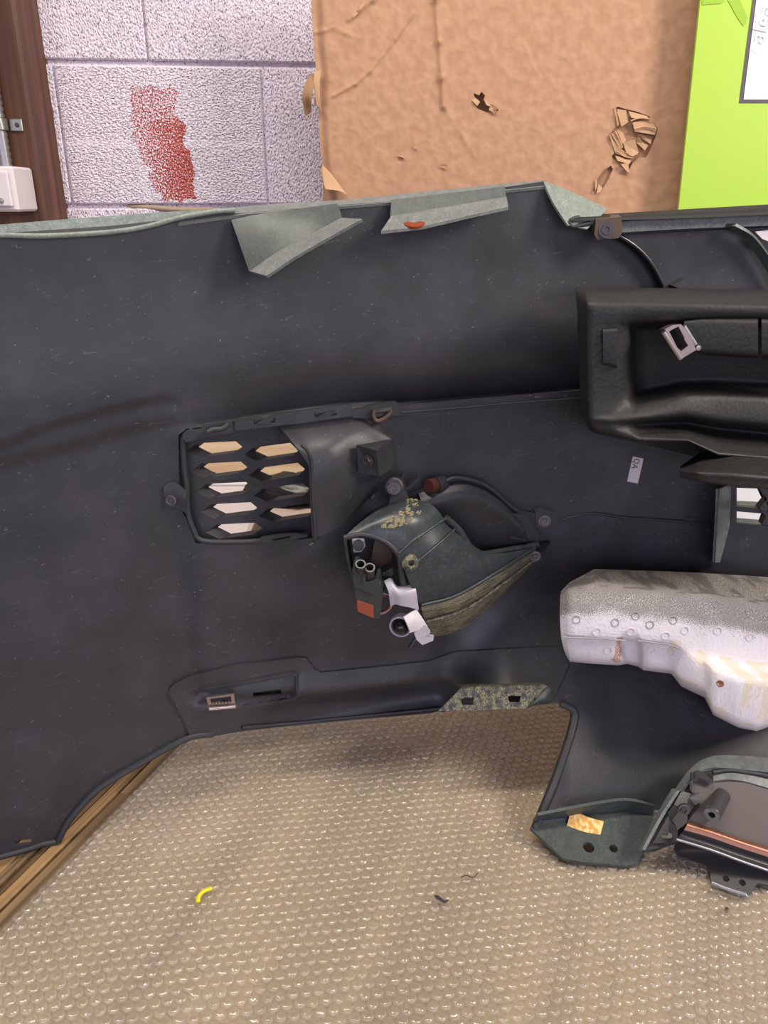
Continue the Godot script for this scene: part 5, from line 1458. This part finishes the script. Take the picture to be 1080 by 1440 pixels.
func rear_lamp(t: Node) -> void:
	var r := Node3D.new()
	named(t, r, "lamp_carrier")
	tag(r, "dark lamp carrier with a copper strip and round post")
	obj(r, "outer_frame", sheet([[246.4,25.7,-558.7, 266.1,46.3,-579.3, 284.9,63.7,-596.7, 303.4,77.8,-610.8, 321.4,85.4,-618.4, 348.1,87.3,-620.3, 438.9,82.5,-615.5], [246.5,31.8,-552.8, 267.4,52.1,-573.1, 285.6,67.5,-588.5, 302.8,79.6,-600.6, 319.2,84.3,-605.3, 342.1,83.8,-604.8, 431,77.7,-598.7]], 30, 4, 0.003), M.primer)
	obj(r, "frame_slot_shade", tube(smooth_line(P([322.6,80.5,-603.5, 339,81.9,-604.9, 356.1,80.5,-603.5, 376.4,78.2,-601.2, 429.7,70.3,-593.3]), 20), 0.0022), M.black_trim)  # dark tube in place of the shade in an open slot
	obj(r, "second_frame", sheet([[322.2,79.1,-600.1, 338,81,-602, 353.7,80,-601, 375.1,76.8,-597.8, 427.8,67.5,-588.5], [320.3,77.7,-594.7, 335.7,78.6,-595.6, 351.3,77.3,-594.3, 372.3,73.1,-590.1, 424.2,63.1,-580.1]], 20, 3, 0.003), M.primer)
	obj(r, "carrier_plate", prism(P([299.8,75.9,-594.9, 309.5,78.6,-597.6, 323.3,75.4,-594.4, 336.7,76.3,-595.3, 353,75.4,-594.4, 372.7,71.2,-590.2, 424.1,59.4,-578.4, 412.7,23.4,-542.4, 362.4,34.1,-553.1, 289.4,50,-569, 304.8,61.2,-580.2, 297.8,69.9,-588.9]), Vector3(0, -0.001, -0.004)), M.tray_grey)
	obj(r, "carrier_ear", sheet([[300.4,74.9,-595.9, 302.3,80.5,-601.5, 307,82.8,-603.8, 313.6,81,-602, 321.5,76.3,-597.3], [296,75.1,-584.1, 297.9,80.5,-589.5, 303.3,83.3,-592.3, 309.3,82.4,-591.4, 317.6,80.1,-589.1]], 14, 3, 0.002), M.tray_dark)
	var p0 := P([325.9,66.2,-585.2])[0]
	var p1 := P([307.6,66.6,-561.6])[0]
	var pa := p1 - p0
	var ph := pa.length() * 1000.0
	var post := obj(r, "round_post", lathe([2.6, ph - 10.0, 3.2, ph, 7.4, ph, 7.8, ph - 1.0, 7.8, -3], p0, pa, 26), M.tray_dark)
	obj(post, "post_face", lathe([3.2, ph + 0.3, 7.3, ph + 0.3], p0, pa, 26), M.primer)
	obj(post, "post_hole", lathe([0, ph - 7.0, 3.0, ph - 7.0], p0, pa, 16), M.tray_dark)
	obj(r, "copper_strip", sheet([[289.9,52.8,-567.8, 310.5,48.4,-563.4, 335.9,42.3,-557.3, 361.4,37,-552, 411.5,26.3,-541.3], [286.7,53.1,-563.1, 308.6,48.7,-558.7, 333.9,42.6,-552.6, 359,37,-547, 408.8,26.3,-536.3], [283.9,49,-561, 308.3,44.2,-556.2, 333.6,38.1,-550.1, 358.7,32.5,-544.5, 408.4,21.5,-533.5]], 20, 6, 0.0015), M.copper)
	obj(r, "steel_channel", sheet([[284.2,48.5,-561.5, 308.6,43.7,-556.7, 333.9,37.6,-550.6, 359,32,-545, 408.7,20.9,-533.9], [281.5,41.5,-562.5, 309.8,35.3,-556.3, 335.2,29.2,-550.2, 360.4,23.6,-544.6, 410.2,12.1,-533.1], [275.7,43.8,-554.8, 306.3,37.3,-548.3, 331.3,30.9,-541.9, 356.2,24.9,-535.9, 405.2,13.2,-524.2]], 20, 6, 0.002), M.tray_dark)
	obj(r, "channel_edge", tube(smooth_line(P([274.8,44.3,-554.3, 306,37.8,-547.8, 331,31.4,-541.4, 355.8,25.5,-535.5, 404.8,13.7,-523.7]), 16), 0.0012), M.steel)
	var low := obj(r, "foot_bracket", plate(P([287.5,18,-579.7, 360.1,18,-541.6, 401.5,18,-519.1] + [403.3,10,-519.2, 360.4,10,-531.8, 348.6,10,-535.1, 338,10,-524.7, 332.1,10,-521.6, 306.8,10,-535.1, 309.9,10,-548.2, 308.8,10,-555.8, 286.9,10,-567, 284.2,10,-574.9]), Vector3(0, -0.002, 0), [hole(P([321.4,13,-539.6])[0], 0.003), hole(P([334.7,13,-534.7])[0], 0.003)], 0.006), M.tray_dark)
	obj(low, "bent_edge", tube(smooth_line(P([306.2,10.5,-535.4, 316.1,10.5,-529, 332.1,10.5,-521.9]), 8), 0.002), M.steel)
	obj(r, "carrier_wall", prism(P([246.4,28.3,-555.3, 264.5,48.3,-575.3, 284.4,64.7,-591.7, 302.9,73,-600, 309.1,57.4,-584.4, 292.7,45.6,-572.6, 279,32.7,-559.7]), Vector3(0, -0.001, -0.003)), M.tray_dark)
	# latch pieces on the left
	obj(r, "latch_metal", faces(P([289.8,68.7,-577.7, 297.2,74.6,-583.6, 305.3,74.1,-583.1, 302.5,67.8,-576.8, 297.3,66,-575] + [289.7,76.3,-573.3, 295.7,78.9,-575.9]), [[0, 5, 6, 1], [5, 4, 3, 2, 6], [0, 4, 5], [1, 6, 2]]), M.steel)
	screw(r, P([286.8,60.9,-573.9])[0], Vector3(0, 0.3, 1), 6.0)
	obj(r, "latch_block", prism(P([272.4,57.2,-564.2, 279.6,62.5,-569.5, 287.9,60.3,-567.3, 286.3,55.9,-562.9, 275.8,51,-558, 275.2,54.6,-561.6]), Vector3(0, -0.002, -0.012)), M.tray_dark)
	obj(r, "latch_window", prism(P([273,57.9,-564.3, 279.4,62.4,-568.8, 283.9,61.5,-567.9, 277.5,56.6,-563]), Vector3(0, 0, -0.001)), M.tray_dark)
	obj(r, "inner_wall", sheet([[289.3,68.4,-591.4, 273.7,52.9,-575.9, 255.2,35.2,-558.2], [297,69.4,-586.4, 284.1,54.1,-571.1, 271.5,39.1,-556.1]], 10, 3, 0.002), M.tray_dark)
	obj(r, "latch_arm", sheet([[274.6,54.5,-563.5, 276.3,50.1,-559.1, 273.6,43.5,-552.5], [270.5,50.6,-565.6, 270.7,45.3,-560.3, 269,40.1,-555.1]], 8, 3, 0.002), M.tray_dark)
	obj(r, "small_bolt", lathe([0, 5, 2.2, 5, 2.6, 4, 2.6, -4], P([266.1,46,-557])[0], Vector3(0.5, 0.6, 0.6), 10), M.zinc)
	obj(r, "side_strip", prism(P([253.3,14,-569.3, 281.1,14,-581.8, 283,14,-579.1, 263.2,14,-570.2]), Vector3(0, -0.002, 0)), M.primer_dark)


# ------------------------------------------------------------------ foam absorbers
func drop_on(tris: PackedVector3Array, x: float, y: float) -> Array:   # the nearest point of a mesh over an elevation point, and its normal
	var best := []
	var q := Vector2(x, y)
	for i in range(0, tris.size(), 3):
		var a := tris[i]
		var b := tris[i + 1]
		var c := tris[i + 2]
		if maxf(a.x, maxf(b.x, c.x)) < x or minf(a.x, minf(b.x, c.x)) > x or maxf(a.y, maxf(b.y, c.y)) < y or minf(a.y, minf(b.y, c.y)) > y:
			continue
		var ab := Vector2(b.x - a.x, b.y - a.y)
		var ac := Vector2(c.x - a.x, c.y - a.y)
		var area := ab.cross(ac)
		if absf(area) < 1e-12:
			continue
		var p := q - Vector2(a.x, a.y)
		var u := p.cross(ac) / area
		var v := ab.cross(p) / area
		if u < 0.0 or v < 0.0 or u + v > 1.0:
			continue
		var z := a.z + (b.z - a.z) * u + (c.z - a.z) * v
		if best.is_empty() or z > best[0].z:
			var n := (b - a).cross(c - a).normalized()
			best = [Vector3(x, y, z), n if n.z > 0 else -n]
	return best


func foams() -> void:
	var t := thing("white_foam_block", "white expanded foam impact block with a stepped lower lug, at the bumper's centre", "foam block")
	var secs: Array = []
	var body := loft([
		[181.5,230.7,-700] + [173.1,241.3,-668] + [169.8,231.3,-652] + [171.6,209.3,-645] + [172.6,205.9,-648] + [177.6,189.7,-652] + [194.1,151.2,-702],
		[191.9,234.3,-712] + [178.6,253.3,-660] + [175.8,240,-642] + [176.8,214,-636] + [178,210,-640] + [180.7,188.4,-640] + [200.9,138,-710],
		[222.3,241.9,-730] + [202.1,258,-660] + [198.7,242.6,-640] + [200,214.4,-634] + [201.4,210.4,-638] + [204,185.6,-638] + [230.6,128.7,-720],
		[244.9,241.1,-730] + [224.3,256.4,-660] + [220.5,240.4,-640] + [222.6,212.8,-634] + [224.2,208.8,-638] + [228.4,184,-638] + [258.1,126.9,-720],
		[250.9,241.1,-730] + [229.1,255.6,-660] + [225.3,239.6,-640] + [227.2,213.6,-634] + [236.9,197,-656] + [243.1,174.8,-656] + [267.3,128.7,-720],
		[266.8,240.2,-730] + [243.6,254.9,-660] + [239.5,238.8,-640] + [242.3,212.8,-634] + [251.1,196.2,-656] + [254,172.3,-656] + [279.5,125,-720],
		[273.2,239.7,-731] + [249.2,254.1,-660] + [245,238,-640] + [246.6,210.5,-634] + [249.9,204.4,-640] + [254,177.8,-640] + [286.3,120.4,-720],
		[302,237.9,-733] + [275.1,251,-660] + [270.4,235,-640] + [273.4,208.1,-634] + [276.4,202,-640] + [281.7,173.7,-640] + [317.6,115.8,-720],
		[313.4,237.1,-733] + [286.2,250.2,-660] + [281.5,233.4,-640] + [284.1,205,-634] + [285.8,198.2,-636] + [288.7,168.2,-630] + [321.8,112.9,-700],
		[336.6,235.7,-734] + [306.6,247.1,-660] + [301.6,230.3,-640] + [306.8,194.6,-634] + [303.5,191.5,-624] + [304.3,169.3,-612] + [344.5,105.4,-690],
		[348.6,234.4,-735] + [317.2,245.6,-660] + [312,228.8,-640] + [317.1,192.1,-633] + [305.9,195.8,-608] + [308.2,156.9,-598] + [352.1,90.7,-680],
		[375.9,232.2,-736] + [341.9,242.5,-660] + [336.5,224.1,-640] + [340.3,186.3,-632] + [324.4,194.8,-598] + [331.4,147,-592] + [381.6,74,-680],
		[402.4,229.5,-738] + [365.4,238.6,-660] + [359.8,219.4,-640] + [362.8,183.1,-632] + [344.7,193,-596] + [349.5,142.1,-592] + [402.3,69.4,-680],
		[436.1,225.9,-740] + [395.2,234.6,-660] + [389.4,214.7,-640] + [392.3,179.9,-632] + [374.6,190.3,-600] + [375.1,148.9,-598] + [427.6,81.5,-680],
		[485.5,219.6,-744] + [439.2,228.8,-662] + [432.7,208.8,-642] + [435.7,175.3,-634] + [427.8,176.6,-620] + [433,153.1,-620] + [475.9,105.3,-680],
	], 4, 0.008, [0.0, 0.075, 0.105, 0.145, 0.149, 0.18, 0.25])
	var body_tris := body.get_faces()
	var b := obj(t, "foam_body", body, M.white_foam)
	obj(b, "parting_line", tube(smooth_line(P([170.3,214.9,-634.5, 200.3,213.3,-634.5, 222.8,211.8,-634.5] + [231.6,210,-636]), 12), 0.0008), M.foam_mark)
	obj(b, "parting_line", tube(smooth_line(P([242.4,211.3,-634, 258.4,208.9,-634, 273.7,206.5,-634, 284.6,201.8,-634]), 12), 0.0008), M.foam_mark)
	var band_low: float = ([270,225.9])[1]
	for q in [[215.9,246.7, 184.6,247.4, 251.6,243.6, 286.5,242, 320.2,239.7, 352.8,232.7, 239,235.1, 275.2,230.4, 345.8,241.3], [182.9,231.3, 219.6,229, 253,226.6, 202.2,220.4, 234.8,220.4, 287,220.4, 268.7,215.7, 319,219.6, 350.8,212.6, 196.7,207.9, 216.2,198.3, 258.7,198.3, 278.2,195.9]]:
		for p in E(q):
			var h := drop_on(body_tris, p.x * 0.001, p.y * 0.001)
			if h.size():
				obj(b, "mold_ring", lathe([3.1, -0.6, 3.3, 0.5, 3.9, 0.6, 4.2, -0.6], h[0], h[1], 16, true), M.foam_ring if p.y < band_low else M.grey_ring)
	var hs := drop_on(body_tris, P([312.7,184.5,-612])[0].x, P([312.7,184.5,-612])[0].y)
	if hs.size():
		obj(b, "vent_hole", lathe([0, 0.2, 2.4, 0.2, 2.8, 0.9, 3.4, 0.5, 3.6, -0.8], hs[0], hs[1], 14, true), M.foam_stain)
	# ---- black foam absorber at the upper right
	t = thing("black_foam_absorber", "black moulded foam absorber with a steel clip, at the upper right of the bumper", "foam block")
	var bb := loft([
		[179,525.8,-745] + [169,527.8,-700] + [167.5,519.9,-685] + [167.8,504.9,-680] + [168.2,500,-680] + [176.8,435.8,-680] + [180.2,419.5,-682] + [183.8,413.6,-684] + [184.7,411.6,-684] + [187.5,407.7,-686] + [204.6,388.9,-745],
		[190.3,525.8,-745] + [175.3,528.2,-685] + [169.4,522.1,-656] + [170.8,508.2,-656] + [171.2,503.6,-656] + [178,441.6,-656] + [179.8,427.3,-655] + [180.3,423.4,-653] + [181.6,419.9,-654] + [184.4,412.5,-655] + [210,384.5,-745],
		[218.2,525.8,-745] + [201.1,528.2,-685] + [193.6,521.5,-656] + [195.3,507.1,-656] + [196,503.4,-657] + [203,441.4,-657] + [199.7,427.8,-653] + [196,424.4,-647] + [198.6,419.7,-650] + [205.6,409.7,-649] + [236.4,378.6,-745],
		[226.9,525.8,-745] + [209,528.2,-685] + [201.3,521.5,-656] + [203.4,506.3,-657] + [207.8,501.8,-664] + [215.8,439.7,-664] + [214,432.5,-657] + [208.3,424.4,-647] + [212.9,418,-656] + [216.8,407.4,-648] + [249.7,375.6,-745],
		[234.2,525.8,-745] + [215.8,528.2,-685] + [207.8,521.5,-656] + [210.3,506.2,-658] + [225,494.6,-700] + [234.8,435.4,-704] + [223.5,433.8,-662] + [219.6,425.4,-648] + [227.7,414.7,-668] + [223.9,406.1,-646] + [258.6,373.4,-745],
		[279.9,525,-746] + [257.5,527.6,-685] + [248.1,521,-656] + [250.7,507.9,-658] + [268.9,496.5,-704] + [279.7,442.3,-712] + [263.5,443.5,-664] + [263.1,426.4,-656] + [278.4,410.6,-690] + [264.1,407.6,-641] + [307,361.3,-745],
		[314.2,524.2,-748] + [288.3,527,-685] + [277.7,520.4,-656] + [280.3,509.1,-658] + [300.9,496.5,-704] + [313.8,442.6,-714] + [295.2,442.6,-668] + [295.6,420.2,-660] + [311.1,404.6,-692] + [293.5,393.7,-644] + [341,352.2,-745],
		[422.3,524,-750] + [386.6,526.4,-685] + [372.6,518.7,-656] + [376.3,506.8,-658] + [404.2,492.7,-704] + [422.9,436.7,-716] + [399.2,436.5,-672] + [400.7,409.9,-664] + [420.6,393,-694] + [396.3,385.1,-646] + [459.1,343,-745],
	], 4, 0.006)
	var bo := obj(t, "foam_body", bb, M.black_foam)
	obj(bo, "front_pad", loft([[254.1,507.7,-664] + [251.6,506.9,-657] + [254.6,486.8,-657] + [259.2,482.5,-668], [270.7,509.5,-664] + [267.3,508.4,-655] + [271.6,481.2,-655] + [277.4,476.4,-668], [316.4,509.5,-664] + [311.5,508.6,-653] + [316.9,479.1,-653] + [324.8,473.3,-668]], 2, 0.004), M.black_foam)
	obj(bo, "front_pad", loft([[319.4,509.5,-664] + [314.5,508.6,-653] + [319.9,479.1,-653] + [327.9,473.3,-668], [379.4,507.1,-664] + [373.6,506.3,-653] + [380.6,474.3,-653] + [390.1,468.3,-668]], 2, 0.004), M.black_foam)
	obj(bo, "raised_pad", loft([[185.1,500.6,-660] + [183.3,500.5,-653] + [186.4,471.9,-653] + [188.5,469.3,-660], [197,501.8,-660] + [194.8,501.8,-652] + [198.4,469.7,-652] + [201,466.8,-660]], 2, 0.003), M.black_foam)
	obj(bo, "lower_shelf", loft([
		[279.9,367.7,-690] + [270.1,375.7,-664] + [260,381.9,-640] + [258,381.3,-634] + [261.6,375.3,-640] + [282.9,356.3,-690],
		[297.9,382.5,-692] + [289.7,386.1,-672] + [271.2,387.3,-624] + [268.3,386.2,-616] + [271.1,378.4,-620] + [301.9,352,-690],
		[326.6,390.9,-692] + [316,394.1,-668] + [296.8,388.1,-620] + [293.3,386.7,-611] + [297.2,376,-616] + [333.2,347.6,-690],
		[420.9,386.7,-692] + [407.2,390.1,-668] + [383.2,381,-620] + [378.7,379.1,-611] + [384,367.6,-616] + [430.4,338.2,-690],
	], 5, 0.008), M.black_foam)
	# steel spring clip standing in the recess
	var cl := Node3D.new()
	named(t, cl, "steel_clip")
	tag(cl, "bright steel clip")
	obj(cl, "frame", plate(P([234.6,501.2,-652, 240.7,504.7,-652, 247.7,505.3,-652, 257,494.8,-652, 263.4,484.1,-652, 253.5,477.5,-652, 246.8,482.3,-652]), Vector3(-0.002, -0.001, -0.009), [P([238.4,499.5,-652, 245.6,503.6,-652, 252.4,493.6,-652, 256.2,487.7,-652, 250.9,482.9,-652, 246.8,486.5,-652])], 0.003), M.clip_metal)
	obj(cl, "side_rail", tube(P([233,499.2,-650, 250.5,476.7,-650]), 0.0022), M.clip_metal)
	obj(cl, "side_rail", tube(P([250.9,503.1,-655, 262.7,487.8,-655]), 0.0024), M.steel)
	obj(cl, "tongue", prism(P([251.9,494.3,-651, 257.5,489,-651, 255.9,487.8,-651, 251.5,493.2,-651]), Vector3(0, 0, -0.003)), M.clip_metal)
	obj(cl, "knob", lathe([0, 3, 2.2, 2.6, 3, 0, 3, -4], P([265.5,485.4,-655])[0], Vector3(0, 0, 1), 12), M.clip_metal)


# ------------------------------------------------------------------ scraps on the wrap
func litter() -> void:
	var y := obj(self, "yellow_scrap", tube(smooth_line(P([-170.2,6.5,-516.9] + [-170.2,7.5,-523, -166.8,7.5,-528.5] + [-160.5,6.5,-532.6]), 14), 0.0014, 8, 1.5), M.yellow)
	tag(y, "small curved bright yellow plastic scrap lying on the bubble wrap", "scrap")
	var a := obj(self, "grit_crumb", sheet([[46.6,6.6,-525.4, 49.2,6.6,-523.8, 51.5,6.6,-519.9], [47.6,7.6,-520.6, 52.1,7.6,-519, 56.5,7.6,-517.5], [50.2,6.6,-519.1, 55.2,6.6,-516.1, 59.9,6.6,-519.1]], 6, 6, 0.001), M.dark_grain)
	tag(a, "dark grey curled crumb of dirt on the bubble wrap below the middle", "dirt")
	var h := obj(self, "hair_curl", tube(smooth_line(P([72.8,6.4,-544.9, 78.4,6.4,-547.4, 84.2,6.4,-544.9, 89.5,6.4,-549.9]), 14), 0.0005, 6), M.dark_grain)
	tag(h, "thin dark curled fibre lying on the bubble wrap above the dirt crumb", "fibre")
	var c := obj(self, "grit_crumb", sheet([[307.9,8,-509.5, 310.4,8,-511, 311.7,8,-509.5], [306.2,8.8,-505.8, 308.5,8.8,-506.6, 310.4,8.8,-506.6], [306.6,7.6,-504.6, 307.9,7.6,-504.6, 309.4,7.6,-505.4]], 4, 4, 0.001), M.brown_inner)
	tag(c, "small brown crumb on the bubble wrap below the lamp carrier's foot", "dirt")
